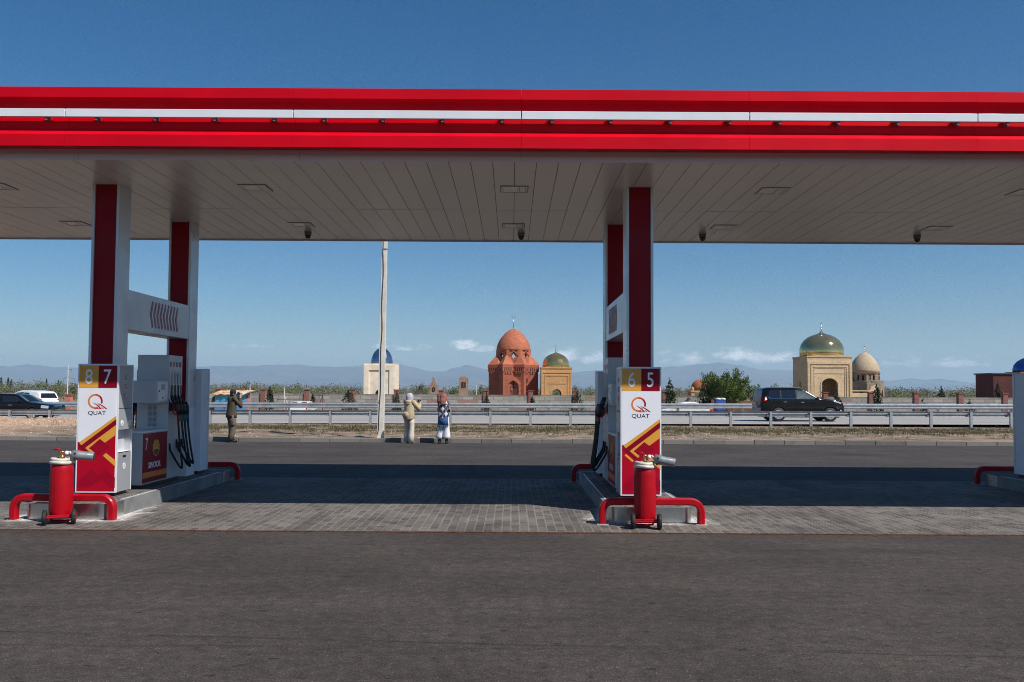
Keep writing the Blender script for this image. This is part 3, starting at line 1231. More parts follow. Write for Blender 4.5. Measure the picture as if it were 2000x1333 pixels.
def make_dispenser(label, X, num_l, num_r):
    th = thing('fuel_dispenser', label, 'fuel pump', (X, 0, 0), 0, 'fuel dispensers on the islands')
    w = .255
    b = MB()
    b.box(-w, w, 13.10, 14.04, ZI + .06, 1.045, .005)
    cab = b.build('lower_cabinet', M['grey_metal'], th)
    b = MB()
    b.box(-w - .01, w + .01, 13.085, 14.045, 1.047, 1.075, .004)
    b.build('counter_top', M['white_metal'], th)
    b = MB()
    b.box(-w + .03, w - .03, 13.14, 14.60, ZI, ZI + .058)
    b.build('plinth', M['black'], th)
    b = MB()
    b.box(-w, w, 14.05, 14.62, ZI + .06, 2.27, .006)
    tower = b.build('nozzle_tower', M['grey_metal'], th)
    b = MB()
    for i in range(18):
        z = 1.12 + i * .0195
        b.box(-.07, -.008, 14.046, 14.049, z, z + .009)
        b.box(.008, .07, 14.046, 14.049, z, z + .009)
    b.build('vent_slots', M['dark_grey'], tower)
    b = MB()
    b.box(-w, w, 13.56, 14.048, 1.495, 1.845, .006)
    head = b.build('display_head', M['grey_metal'], th)
    for s, num in ((-1, num_l), (1, num_r)):
        x0, x1 = sorted((s * (w + .0005), s * (w + .004)))
        xa, xb = sorted((s * (w + .0042), s * (w + .0058)))
        b = MB()
        b.box(x0, x1, 13.115, 14.03, ZI + .085, 1.035)
        red = b.build('red_side_panel', M['maroon_print'], cab)
        b = MB()
        b.box(xa, xb, 13.118, 14.027, .36, .445)
        b.build('orange_stripe', M['orange_print'], red)
        ec, er = (13.60 if s > 0 else 13.52), .135
        b = MB()
        b.prism(petals(ec, .80, er), xa, xb, 'YZ')
        b.cur = 1
        xd, xe = sorted((s * (w + .0060), s * (w + .0066)))
        b.prism(petals(ec, .785, er * .80, False), xd, xe, 'YZ')
        for i in range(5):
            a = pi * (i + .5) / 5
            p, q = (ec + er * .38 * cos(a), .80 + er * .38 * sin(a)), (ec + er * .92 * cos(a), .80 + er * .92 * sin(a))
            nx, nz = -sin(a) * .004, cos(a) * .004
            b.prism([(p[0] - nx, p[1] - nz), (q[0] - nx, q[1] - nz), (q[0] + nx, q[1] + nz), (p[0] + nx, p[1] + nz)], xd, xe, 'YZ')
        b.build('flower_emblem', [M['yellow_print'], mat('dark_emblem_red', (.12, .012, .012), .4)], red)
        rot = Matrix.Rotation(s * pi / 2, 4, 'Z') @ Matrix.Rotation(pi / 2, 4, 'X')
        text_part(num, .27, 'numeral', M['white_print'], red, Matrix.Translation((s * (w + .0055), 13.24 if s > 0 else 13.9, .875)) @ rot, .62, .0)
        text_part('SINOOIL', .125, 'lettering', M['white_print'], red, Matrix.Translation((s * (w + .0055), 13.56, .545)) @ rot, .98, .0025)
        # display door with keypad
        b = MB()
        b.box(x0, x1, 13.63, 14.0, 1.53, 1.82)
        door = b.build('display_door', M['white_metal'], head)
        b = MB()
        b.box(xa, xb, 13.74, 13.90, 1.70, 1.79)
        b.build('display_screen', M['grey_panel'], door)
        b = MB()
        b.box(xa, xb, 13.655, 13.69, 1.665, 1.70)
        b.box(xa, xb, 13.79, 13.83, 1.56, 1.59)
        b.build('lock', M['black'], door)
        # nozzle bay
        b = MB()
        b.box(x0, x1, 14.07, 14.60, 1.36, 1.78)
        b.build('nozzle_bay', M['black'], tower)
        tint = [M['blue_plastic'], M['orange_red_print'], M['green_plastic'], M['maroon_print']]
        grip = [M['red_paint'], M['red_paint'], M['green_plastic'], M['blue_plastic']]
        for k in range(4):
            y = 14.115 + k * .135
            b = MB()
            b.box(x0, x1, y - .035, y + .035, 2.08, 2.16)
            b.build('grade_label', tint[k], tower)
            b = MB()
            b.box(x0, x1, y - .03, y + .03, 1.80, 1.98)
            b.build('price_window', tint[(k + 1) % 4], tower)
            b = MB()
            b.tube([(s * (w + .012), y - .045, 2.02), (s * (w + .012), y - .045, 1.56), (s * (w + .03), y - .02, 1.50)], .008, 6)
            b.build('hose_guide', M['white_metal'], tower)
            # nozzle: spout into its boot, grip, trigger guard
            b = MB()
            b.smooth = True
            xo = s * (w + .03)
            b.tube([(xo, y, 1.62), (xo + s * .03, y, 1.52), (xo + s * .07, y, 1.45)], [.014, .018, .026], 8)
            b.tube([(xo + s * .065, y, 1.50), (xo + s * .10, y, 1.40), (xo + s * .11, y, 1.30)], [.034, .038, .022], 10)
            b.cur = 1
            b.tube([(xo + s * .02, y, 1.46), (xo + s * .015, y, 1.36), (xo + s * .06, y, 1.30), (xo + s * .10, y, 1.31)], .011, 6)
            b.ball((xo + s * .10, y, 1.44), (.03, .03, .035), 10, 6)
            noz = b.build('nozzle', [M['black'], grip[k]], th)
            b = MB()
            b.smooth = True
            hx = xo + s * .11
            low = ZI + .13 + .05 * (k % 2)
            sw = .05 * ((k % 3) - 1) + (.10 if k in (1, 3) else 0)
            pts = []
            P0, P1, P2, P3 = Vector((hx, y, 1.30)), Vector((hx + s * .03, y + sw * .5, .55)), Vector((hx + s * .22, y + sw + .08, low - .22)), Vector((s * (w + .02), y + .06 + sw, low + .38))
            for i in range(17):
                q = i / 16
                pts.append(P0 * (1 - q) ** 3 + P1 * 3 * q * (1 - q) ** 2 + P2 * 3 * q * q * (1 - q) + P3 * q ** 3)
            pts.append(Vector((s * (w + .004), y + .06 + sw, low + .5)))
            b.tube(pts, .017, 8)
            b.cur = 1
            b.tube([(hx, y, 1.305), (hx + s * .002, y, 1.25), (hx + s * .004, y + .004, 1.19)], .024, 8)
            b.build('hose', [M['rubber'], grip[k] if k != 1 else M['green_plastic']], th)
    return th


make_dispenser('grey and red fuel pump numbered seven with black hoses', X_ISL - L_ISL, '8', '7')
make_dispenser('grey fuel pump with a looping black hose, behind the board six and five', X_ISL, '6', '5')


# ---- red hoops guarding the island ends
def make_hoop(label, X, Y):
    th = thing('guard_hoop', label, 'crash hoop', (X, Y, 0), 0, 'red steel hoops at the island ends')
    b = MB()
    hw, zt, r = .682, .345, .13
    w, d = .045, .055
    outer, inner = [], []
    path = [(-hw + w, 0)]
    for i in range(9):
        a = pi - (pi / 2) * i / 8
        path.append((-hw + w + r + r * cos(a), zt - w - r + r * sin(a)))
    for i in range(9):
        a = pi / 2 - (pi / 2) * i / 8
        path.append((hw - w - r + r * cos(a), zt - w - r + r * sin(a)))
    path.append((hw - w, 0))
    for i, p in enumerate(path):
        a = Vector(path[max(i - 1, 0)])
        c_ = Vector(path[min(i + 1, len(path) - 1)])
        tg = (c_ - a).normalized()
        nn = Vector((-tg.y, tg.x))
        outer.append((p[0] + nn.x * w, p[1] + nn.y * w))
        inner.append((p[0] - nn.x * w, p[1] - nn.y * w))
    k = len(path)
    c = .016     # chamfered section of eight sides
    vs, fs = [], []
    for i in range(k):
        o, n_ = Vector(outer[i]), Vector(inner[i])
        u = (n_ - o).normalized()
        for p, y in ((o + u * c, -d), (n_ - u * c, -d), (n_, -d + c), (n_, d - c), (n_ - u * c, d), (o + u * c, d), (o, d - c), (o, -d + c)):
            vs.append((p.x, y, p.y))
    for i in range(k - 1):
        for j in range(8):
            fs.append((i * 8 + j, i * 8 + (j + 1) % 8, (i + 1) * 8 + (j + 1) % 8, (i + 1) * 8 + j))
    b.add(vs, fs)
    b.build('hoop', M['red_paint'], th)
    for s in (-1, 1):
        b = MB()
        b.box(s * (hw - w) - .075, s * (hw - w) + .075, -.085, .085, .004, .014)
        b.build('foot_plate', M['concrete'], th)
    return th


XI = [X_ISL - L_ISL, X_ISL, X_ISL + L_ISL]
hp = make_hoop('red hoop in front of the board eight and seven', XI[0], 11.33)
again(hp, 'red hoop in front of the board six and five', (XI[1], 11.27, 0))
again(hp, 'red hoop at the far end of the island with pumps eight and seven', (XI[0], 16.47, 0))
again(hp, 'red hoop at the far end of the island with pumps six and five', (XI[1], 16.47, 0))
again(hp, 'red hoop at the far end of the island cut by the right edge', (XI[2], 16.47, 0))


# ---- wheeled extinguishers
def make_cart(label, X, Y, rz, horn_tilt, flip):
    th = thing('wheeled_extinguisher', label, 'fire extinguisher', (X, Y, 0), rz, 'wheeled fire extinguishers by the islands')
    b = MB()
    b.smooth = True
    b.lathe([(.05, .085), (.122, .09), (.138, .12), (.14, .16), (.14, .66), (.137, .71), (.125, .755), (.10, .79), (.06, .81), (.03, .815)], n=32)
    tank = b.build('cylinder_body', M['red_paint'], th)
    b = MB()
    b.box(.1395, .1415, -.004, .004, .14, .7)
    b.X = Matrix.Rotation(-2.0, 4, 'Z')
    b.box(.1392, .142, -.004, .004, .14, .70)
    b.build('weld_seam', M['red_paint'], tank)
    # coiled pale hose lying round the neck
    b = MB()
    b.smooth = True
    for k, (rr, z) in enumerate(((.114, .775), (.103, .812))):
        b.tube([(rr * cos(a) * 1.0 - .01, rr * sin(a) - .02, z + .006 * sin(2 * a + k)) for a in [2 * pi * i / 28 for i in range(29)]], .024, 8)
    b.build('coiled_hose', M['ivory'], th)
    # valve
    b = MB()
    b.smooth = True
    b.lathe([(.03, .81), (.032, .85), (.022, .86), (.022, .895), (.03, .90), (.03, .915), (.012, .92)], (0, 0, 0), 14)
    b.tube([(-.005, 0, .875), (.06, -.02, .885)], [.016, .012], 8)
    b.build('valve', M['brass'], th)
    b = MB()
    b.smooth = True
    b.tube([(-.01, 0, .925), (-.05, .0, .945), (-.095, .01, .935)], [.01, .009, .012], 8)
    b.tube([(.0, 0, .90), (-.03, -.03, .91)], .008, 6)
    b.build('valve_lever', M['red_paint'], th)
    b = MB()
    b.smooth = True
    b.lathe([(.0, -.005), (.026, -.005), (.026, .012), (.0, .012)], (.055, -.035, .895), 14, 'Y')
    b.build('gauge', M['white_print'], th)
    # horn
    b = MB()
    b.smooth = True
    dr = Vector((cos(horn_tilt), -.12, -sin(horn_tilt))).normalized()
    p0 = Vector((.108, -.05, .87))
    p = lambda q: p0 + dr * q
    b.tube([p(0), p(.012), p(.09), p(.11), p(.262), p(.267)], [.03, .060, .062, .055, .055, .051], 20)
    b.cur = 1
    b.tube([p(.2675), p(.269)], [.046, .044], 20)
    for a in (-2.4, -1.5, -.7, .4):
        side = dr.cross(Vector((0, 0, 1))).normalized()
        upv = side.cross(dr)
        c_ = p(.05) + (side * cos(a) + upv * sin(a)) * .0615
        b.ball(c_, (.014, .014, .014), 8, 6)
    b.build('discharge_horn', [M['horn'], M['black']], th)
    b = MB()
    b.smooth = True
    b.tube([(.05, -.02, .885), (.09, -.03, .905), (.108, -.05, .87)], .016, 8)
    b.build('horn_elbow', M['ivory'], th)
    # chassis
    b = MB()
    b.box(-.138, .138, -.165, -.125, .095, .125, .004)
    b.box(-.125, .125, -.13, .11, .075, .095)
    b.tube([(-.16, -.155, .095), (.16, -.155, .095)], .014, 10)
    b.tube([(-.12, .15, .02), (-.12, .10, .09)], .014, 8)
    b.tube([(.12, .15, .02), (.12, .10, .09)], .014, 8)
    b.tube([(-.12, .16, .012), (.12, .16, .012)], .012, 8)
    b.build('chassis', M['red_paint'], th)
    b = MB()
    b.smooth = True
    b.tube([(-.11, .155, .12), (-.11, .175, .62), (-.11, .23, .74), (.11, .23, .74), (.11, .175, .62), (.11, .155, .12)], .012, 8)
    b.build('push_handle', M['red_paint'], th)
    for s in (-1, 1):
        b = MB()
        b.smooth = True
        x0 = s * .164
        b.lathe([(.062, -.022), (.088, -.024), (.098, -.014), (.098, .014), (.088, .024), (.062, .022)], (x0, -.155, .098), 26, 'X')
        wh = b.build('wheel', M['rubber'], th)
        b = MB()
        b.lathe([(.060, -.02), (.062, .02)], (x0, -.155, .098), 20, 'X')
        b.cur = 1
        b.lathe([(.018, -.028), (.018, .028)], (x0, -.155, .098), 12, 'X')
        for i in range(5):
            a = i * 2 * pi / 5
            b.tube([(x0 + s * .022, -.155 + .018 * cos(a), .098 + .018 * sin(a)), (x0 + s * .022, -.155 + .058 * cos(a), .098 + .058 * sin(a))], .007, 6)
        b.build('hub', [M['black'], M['red_paint']], wh)
    return th


make_cart('red wheeled fire extinguisher with grey horn before board eight and seven', -5.745, 11.12, radians(22), .10, 0)
make_cart('red wheeled fire extinguisher with grey horn before board six and five', 1.695, 11.04, radians(-3), .17, 0)

# ================================================================== guard rails
def w_beam(y, z0, z1, s, d=.075):
    """closed W section in the YZ plane, corrugations facing s"""
    h = z1 - z0
    f = [(0, 0), (.35, .06), (1, .16), (1, .30), (.1, .43), (.1, .57), (1, .70), (1, .84), (.35, .94), (0, 1)]
    out = [(y + s * d * a, z0 + h * b_) for a, b_ in f]
    return out + [(p[0] - s * .012, p[1]) for p in reversed(out)]


def skewed(b, i0):
    for i in range(i0, len(b.v)):
        p = b.v[i]
        p.z += .0035 * p.x


def guard_rail(name, label, Y, z0, z1, s, posts, zg, seg, x0, x1, post_side):
    th = thing(name, label, 'guard rail', (0, 0, 0), 0)
    b = MB()
    x = x0
    while x < x1:
        b.prism(w_beam(Y, z0, z1, s), x + .002, min(x + seg, x1) - .002, 'YZ')
        for zz in (.28, .72):
            for o in (.03, .13):
                b.box(x + o - .01, x + o + .01, Y + s * .05, Y + s * .09, z0 + (z1 - z0) * zz - .01, z0 + (z1 - z0) * zz + .01)
        x += seg
    skewed(b, 0)
    b.build('beam', M['galv'], th)
    b = MB()
    h = z1 - z0
    yq = Y - s * .02
    # C-section post with spacer
    ya, yb = sorted((yq - s * .04, yq - s * .17))
    b.box(-.06, .06, ya, ya + .008, -.35, z1 - .03 - zg)
    b.box(-.06, -.052, ya + .008, yb, -.35, z1 - .03 - zg)
    b.box(.03, .06, yb, yb + .008, -.35, z1 - .03 - zg)
    b.box(-.06, .06, *sorted((yq - s * .04, yq + s * .01)), z0 + .03 - zg, z1 - .05 - zg)
    b.box(-.17, -.06, *sorted((yq - s * .05, yq - s * .12)), z0 - .01 - zg, z0 + .07 - zg)
    me = None
    for i, px in enumerate(posts):
        if me is None:
            o = b.build('post', M['galv'], th)
            me = o.data
        else:
            o = link('post', me, th)
        o.location = (px, 0, zg + .0035 * px)
    return th


guard_rail('guard_rail', 'near steel crash barrier along the stony verge, with many posts', 43.45, .475, .735, 1, [-13.06 + 2.0 * i for i in range(-12, 34)], .02, 4.0, -70, 80, 1)
guard_rail('guard_rail', 'far steel crash barrier on the other side of the highway', 61.3, .50, .865, -1, [-15.8 + 4.6 * i for i in range(-6, 16)], .06, 4.6, -101.6, 110, 1)

# ================================================================== cemetery wall
YW = 78.0


def wx(px, Y=YW):
    return (px - 1000) * Y / 1690.56


blk = NT('wall_blocks')
x_, y_, z_ = blk.xyz()
cb = blk.n('ShaderNodeCombineXYZ')
blk.l(blk.math('ADD', x_, y_), cb.inputs[0])
blk.l(z_, cb.inputs[1])
bt = blk.n('ShaderNodeTexBrick')
bt.inputs['Scale'].default_value = 1
bt.inputs['Brick Width'].default_value = .92
bt.inputs['Row Height'].default_value = .30
bt.inputs['Mortar Size'].default_value = .02
bt.inputs['Bias'].default_value = -.2
bt.inputs['Color1'].default_value = (.40, .37, .33, 1)
bt.inputs['Color2'].default_value = (.25, .23, .21, 1)
bt.inputs['Mortar'].default_value = (.16, .15, .14, 1)
blk.l(cb.outputs[0], bt.inputs['Vector'])
b2 = blk.n('ShaderNodeTexBrick')
for k_ in ('Scale', 'Brick Width', 'Row Height', 'Mortar Size'):
    b2.inputs[k_].default_value = bt.inputs[k_].default_value
b2.inputs['Color1'].default_value = (0, 0, 0, 1)
b2.inputs['Color2'].default_value = (1, 1, 1, 1)
b2.inputs['Mortar'].default_value = (0, 0, 0, 1)
b2.offset_frequency = 2
blk.l(blk.scaled((1, 1, 1), cb.outputs[0]), b2.inputs['Vector'])
c = blk.mix(blk.ramp(b2.outputs['Color'], .955, .965), bt.outputs['Color'], (.34, .20, .165))
c = blk.mix(blk.ramp(blk.noise(1.3, 6, .7), .45, .7, 0, .45), c, (.20, .185, .165))
blk.color(c)
blk.set(Roughness=.95)
M['blocks'] = blk.m
M['pillar_brick'] = brick_mat('pillar_brick', S(150, 92, 80), S(122, 70, 60), S(140, 110, 100), .25, .08, .25)
M['pillar_cap'] = mat('pillar_cap', S(136, 78, 66), .85, 0, .2, 3)
wall = thing('cemetery_wall', 'long grey block wall with red brick pillars in front of the mausoleums', 'wall', (0, 0, 0))
b = MB()
b.box(-27.5, 62, YW, YW + .22, -.8, 1.33)
b.box(-27.5, 62, YW - .02, YW + .24, 1.332, 1.362)
b.build('block_wall', M['blocks'], wall)
pxs = [428, 515, 600, 689, 775, 862, 949, 1037, 1124, 1212, 1298, 1391, 1478, 1565, 1612, 1701, 1789, 1875, 1962, 2050, 2137]
pm = None
for i, px in enumerate(pxs):
    if pm is None:
        b = MB()
        b.box(-.21, .21, -.12, .32, -.8, 1.70)
        b.cur = 1
        b.box(-.26, .26, -.17, .37, 1.702, 1.80)
        o = b.build('pillar', [M['pillar_brick'], M['pillar_cap']], wall)
        pm = o.data
    else:
        o = link('pillar', pm, wall)
    o.location = (wx(px), YW, 0)

# ================================================================== mausoleums
S88 = 88 / 1690.56


def zy(px, py, Y):
    """height of picture row py at distance Y"""
    return 1.716 + (763.9 + .0057 * (px - 1000) - py) * Y / 1690.56


M['red_brick'] = brick_mat('red_brick', S(180, 96, 68), S(152, 72, 52), S(146, 88, 68), .25, .075, .2, .5)
M['red_brick_dome'] = brick_mat('red_dome_brick', S(198, 116, 82), S(166, 88, 62), S(154, 96, 72), .25, .075, .2, .5)
M['gold_brick'] = brick_mat('gold_brick', S(226, 172, 112), S(204, 148, 92), S(190, 150, 110), .25, .08, .12, .5)
M['sand_brick'] = brick_mat('sand_brick', S(232, 204, 162), S(208, 178, 138), S(180, 160, 132), .25, .08, .13, .5)
M['grey_brick'] = brick_mat('grey_brick', S(172, 152, 128), S(138, 120, 102), S(130, 118, 104), .25, .08, .2, .5)
M['limestone'] = mat('shell_limestone', S(234, 218, 196), .9, 0, .12, 1.3, .4, 6)
M['interior'] = mat('dark_interior', (.02, .018, .016), .9)
M['iron'] = mat('wrought_iron', (.02, .02, .022), .5, .4, .2, 5)


def dome_metal(name, col, rough):
    t = NT(name)
    n = t.ramp(t.noise(1.2, 4), .3, .7, .85, 1.12)
    sc_ = t.n('ShaderNodeVectorMath', operation='SCALE')
    sc_.inputs[0].default_value = col
    t.l(n, sc_.inputs['Scale'])
    t.color(sc_.outputs[0])
    t.set(Metallic=.86, Roughness=rough)
    t.bump(t.noise(2.2, 2), .06, .05)
    return t.m


M['gold_dome'] = dome_metal('gold_dome_sheet', (.68, .49, .18), .12)
M['green_gold_dome'] = dome_metal('bronze_dome_sheet', (.66, .50, .23), .09)
M['blue_dome'] = dome_metal('blue_dome_sheet', (.20, .29, .40), .20)
M['deep_blue_dome'] = dome_metal('deep_blue_dome_sheet', (.03, .12, .38), .25)


def ogive(R, h, z0, n=14, bulge=0.0, tip=.02, pw=.62):
    out = []
    for i in range(n + 1):
        q = i / n
        r = R * (1 - q ** (1 / pw)) ** pw if q < 1 else tip
        r += R * bulge * sin(pi * min(q * 2.2, 1)) * (q < .46)
        out.append((max(r, tip), z0 + h * q))
    return out


def finial(parent, c, h, m, r=.09, turn=.3):
    b = MB()
    b.smooth = True
    x, y, z = c
    b.lathe([(.03, 0), (.03, h * .72)], c, 8)
    b.ball((x, y, z + h * .22), r, 12, 8)
    b.ball((x, y, z + h * .45), r * .72, 12, 8)
    # crescent opening upwards
    zc_ = z + h * .86
    R0 = h * .14
    outer = [(R0 * cos(a), R0 * sin(a)) for a in [(-1.15 * pi + 1.3 * pi * i / 18) + .0 for i in range(19)]]
    outer = [(R0 * cos(a), R0 * sin(a)) for a in [-pi - .35 + (pi + .7) * i / 18 for i in range(19)]]
    inner = [(R0 * .72 * cos(a), R0 * .28 + R0 * .80 * sin(a)) for a in [-pi - .12 + (pi + .24) * i / 18 for i in range(19)]]
    poly = outer + inner[::-1]
    ct, st = cos(turn), sin(turn)
    i0 = len(b.v)
    b.smooth = False
    b.prism(poly, -.035, .035, 'XZ')
    for i in range(i0, len(b.v)):
        p = b.v[i]
        p.x, p.y = p.x * ct - p.y * st, p.x * st + p.y * ct
        p.x += x
        p.y += y
        p.z += zc_
    return b.build('finial', m, parent)


def arch_pts(hw, spring, apex, n=10, pointed=.0):
    """arch from (-hw, spring) over the apex to (hw, spring)"""
    pts = []
    for i in range(n + 1):
        q = i / n
        a = pi - (pi / 2) * q
        x = hw * cos(a)
        z = spring + (apex - spring) * (sin(a) * (1 - pointed) + pointed * q ** .75)
        pts.append((x, z))
    return pts + [(-x, z) for x, z in reversed(pts[:-1])]


def wall_with_arch(b, x0, x1, z0, z1, hw, spring, apex, ya, yb, xc=0, pointed=0, plane='XZ'):
    ap = [(xc + x, z) for x, z in arch_pts(hw, spring, apex, 10, pointed)]
    poly = [(x0, z0), (xc - hw, z0)] + ap + [(xc + hw, z0), (x1, z0), (x1, z1), (x0, z1)]
    b.prism(poly, ya, yb, plane)


def u_frame(b, x0, x1, z0, z1, w, ya, yb):
    b.prism([(x0, z0), (x0 + w, z0), (x0 + w, z1 - w), (x1 - w, z1 - w), (x1 - w, z0), (x1, z0), (x1, z1), (x0, z1)], ya, yb, 'XZ')


GZ = -.5
# ---- red brick star-plan mausoleum
cx, cy = .157, 91.0
th = thing('red_mausoleum', 'red brick mausoleum with tall egg-shaped brick dome and pointed star corners', 'mausoleum', (cx, cy, 0))
Ro, Ri = 2.78, 2.14
zt = zy(1003, 712, 88.5)
star = []
for i in range(16):
    a = -pi / 2 + pi * i / 8
    r = Ri if i % 2 == 0 else Ro
    star.append((r * cos(a), r * sin(a)))
b = MB()
b.prism(star, GZ, zt - .75, 'XY')
b.prism([(x * 1.035, y * 1.035) for x, y in star], zt - .72, zt, 'XY')
b.prism([(x * 1.0, y * 1.0) for x, y in star], zt - .75, zt - .72, 'XY')
body = b.build('star_walls', M['red_brick'], th)
# corbel teeth under the eaves
b = MB()
for i in range(16):
    p, q = Vector(star[i]), Vector(star[(i + 1) % 16])
    e = q - p
    nn = Vector((e.y, -e.x)).normalized()
    for k in range(3):
        c_ = p + e * (.28 + .24 * k)
        d = e.normalized() * .075
        z0 = zt - .72 - .02
        o = nn * .085
        vs = [c_ - d, c_ + d, c_ + d + o, c_ - d + o]
        b.prism([(v.x, v.y) for v in vs], zt - .95, zt - .70, 'XY')
for i in range(16):
    p, q = Vector(star[i]) * 1.045, Vector(star[(i + 1) % 16]) * 1.045
    b.prism([(p.x, p.y), (q.x, q.y), (q.x * .95, q.y * .95), (p.x * .95, p.y * .95)], zt - .30, zt - .22, 'XY')
b.build('corbel_band', M['red_brick'], body)
b = MB()
for i in range(16):
    p, q = Vector(star[i]), Vector(star[(i + 1) % 16])
    e = q - p
    nn = Vector((e.y, -e.x)).normalized()
    for k in range(4):
        c_ = (p + e * (.2 + .19 * k)) * 1.036
        d = e.normalized() * .045
        o = nn * .006
        b.prism([(v.x, v.y) for v in (c_ - d, c_ + d, c_ + d + o, c_ - d + o)], zt - .66, zt - .36, 'XY')
b.build('corbel_slots', M['interior'], body)
# star roofs
za = zy(1003, 690, 89)
Rd = 1.80
b = MB()
apex = []
st2 = [(x * 1.035, y * 1.035) for x, y in star]
for i in range(8):
    k = 2 * i + 1
    a = -pi / 2 + pi * k / 8
    A = (Rd * .98 * cos(a), Rd * .98 * sin(a), za)
    apex.append(A)
    P = (*st2[k], zt + .003)
    Lf = (*st2[k - 1], zt + .003)
    Rt = (*st2[(k + 1) % 16], zt + .003)
    b.add([P, Lf, Rt, A], [(1, 0, 3), (0, 2, 3)])
for i in range(8):
    k = 2 * i + 2
    A1, A2 = apex[i], apex[(i + 1) % 8]
    N_ = (*st2[k % 16], zt + .003)
    mid = ((A1[0] + A2[0]) / 2 * .9, (A1[1] + A2[1]) / 2 * .9, zt + .35)
    b.add([N_, A1, A2, mid], [(0, 3, 1), (0, 2, 3)])
b.build('star_roof', M['red_brick_dome'], th)
# drum of eight panels with lozenge openings
zd0, zd1 = zt + .1, zy(1003, 683, 89)
zdia = zy(1003, 694, 89)
b = MB()
Rdr = 1.90
for i in range(8):
    a0, a1 = -pi / 2 - pi / 8 + pi * i / 4, -pi / 2 + pi / 8 + pi * i / 4
    p, q = Vector((Rdr * cos(a0), Rdr * sin(a0))), Vector((Rdr * cos(a1), Rdr * sin(a1)))
    e = (q - p)
    u = e.normalized()
    nn = Vector((e.y, -e.x)).normalized()
    Lh = e.length / 2
    mid = (p + q) / 2
    dh, dv = .24, .34

    def quadprism(poly):
        vs = [(*(mid + u * s_ + nn * 0), z) for s_, z in poly] + [(*(mid + u * s_ - nn * .25), z) for s_, z in poly]
        n_ = len(poly)
        b.add(vs, [list(range(n_)), [n_ + j for j in range(n_)][::-1]] + [(j, n_ + j, n_ + (j + 1) % n_, (j + 1) % n_) for j in range(n_)])
    quadprism([(-Lh, zd0), (0, zd0), (0, zdia - dv), (-dh, zdia), (0, zdia + dv), (0, zd1), (-Lh, zd1)])
    quadprism([(0, zd0), (Lh, zd0), (Lh, zd1), (0, zd1), (0, zdia + dv), (dh, zdia), (0, zdia - dv)])
    # raised chevron moulding above each lozenge
    for sg in (-1, 1):
        vs = []
        for s_, z in ((0, zdia + dv + .22), (0, zdia + dv + .08), (sg * (dh + .24), zdia - .06), (sg * (dh + .34), zdia - .02)):
            for o in (.06, -.02):
                w_ = mid + u * s_ + nn * o
                vs.append((w_.x, w_.y, z))
        b.add(vs, [(0, 2, 4, 6), (1, 7, 5, 3), (0, 1, 3, 2), (2, 3, 5, 4), (4, 5, 7, 6), (6, 7, 1, 0)])
b.build('drum', M['red_brick_dome'], th)
zdt = zy(1003, 642, 91)
b = MB()
b.smooth = True
Hd = zdt - zd1
prof = [(1.82, -.06), (1.80, .06), (1.74, .2), (1.64, .32), (1.50, .45), (1.30, .58), (1.05, .71), (.76, .83), (.46, .93), (.2, .985), (.03, 1.0)]
b.lathe([(1.60, zd1 - .02)] + [(r, zd1 + Hd * q) for r, q in prof], (0, 0, 0), 48)
dm = b.build('dome', M['red_brick_dome'], th)
finial(th, (0, 0, zdt), zy(1003, 613, 91) - zdt, M['steel'], .10, .25)
# portal with pointed arch and iron gate
b = MB()
zpa = zy(1003, 735, 88.4)
yp = -2.44
hw = .80
a_in = arch_pts(.55, zy(1003, 757, 88.4), zy(1003, 743, 88.4), 8, .55)
a_out = arch_pts(hw, zy(1003, 755, 88.4), zpa, 8, .6)
poly = [(-hw, GZ)] + [(-.55, GZ)] + a_in + [(.55, GZ), (hw, GZ)] + a_out[::-1]
b.prism(poly, yp, yp + .5, 'XZ')
pt = b.build('portal', M['red_brick_dome'], th)
b = MB()
b.prism([(-.55, GZ)] + a_in + [(.55, GZ)], yp + .28, yp + .45, 'XZ')
b.build('portal_recess', M['interior'], pt)
b = MB()
for i in range(7):
    x = -.45 + .15 * i
    b.tube([(x, yp + .16, GZ), (x, yp + .16, 2.0 - abs(x) * 1.2)], .013, 5)
for zz in (.9, 1.75):
    b.tube([(-.5, yp + .16, zz), (.5, yp + .16, zz)], .016, 5)
b.tube([(.26 * cos(a), yp + .15, 2.05 + .26 * sin(a)) for a in [2 * pi * i / 20 for i in range(21)]], .02, 5)
b.tube([(.45 * cos(a), yp + .15, 2.0 + .45 * sin(a)) for a in [pi + pi * i / 16 for i in range(17)]], .018, 5)
b.build('gate', mat('gate_iron', (.10, .105, .11), .5, .5), pt)
# narrow slits on the right flank
b = MB()
for (xx, z0_) in ((1.45, 2.9), (1.45, 2.2), (1.45, 1.55)):
    yy = -2.02
    b.box(xx - .03, xx + .03, yy - .04, yy + .08, z0_ - .3, z0_ + .02)
    b.box(xx - .12, xx + .10, yy - .04, yy + .08, z0_ + .03, z0_ + .10)
b.build('slit_moulding', M['interior'], body)


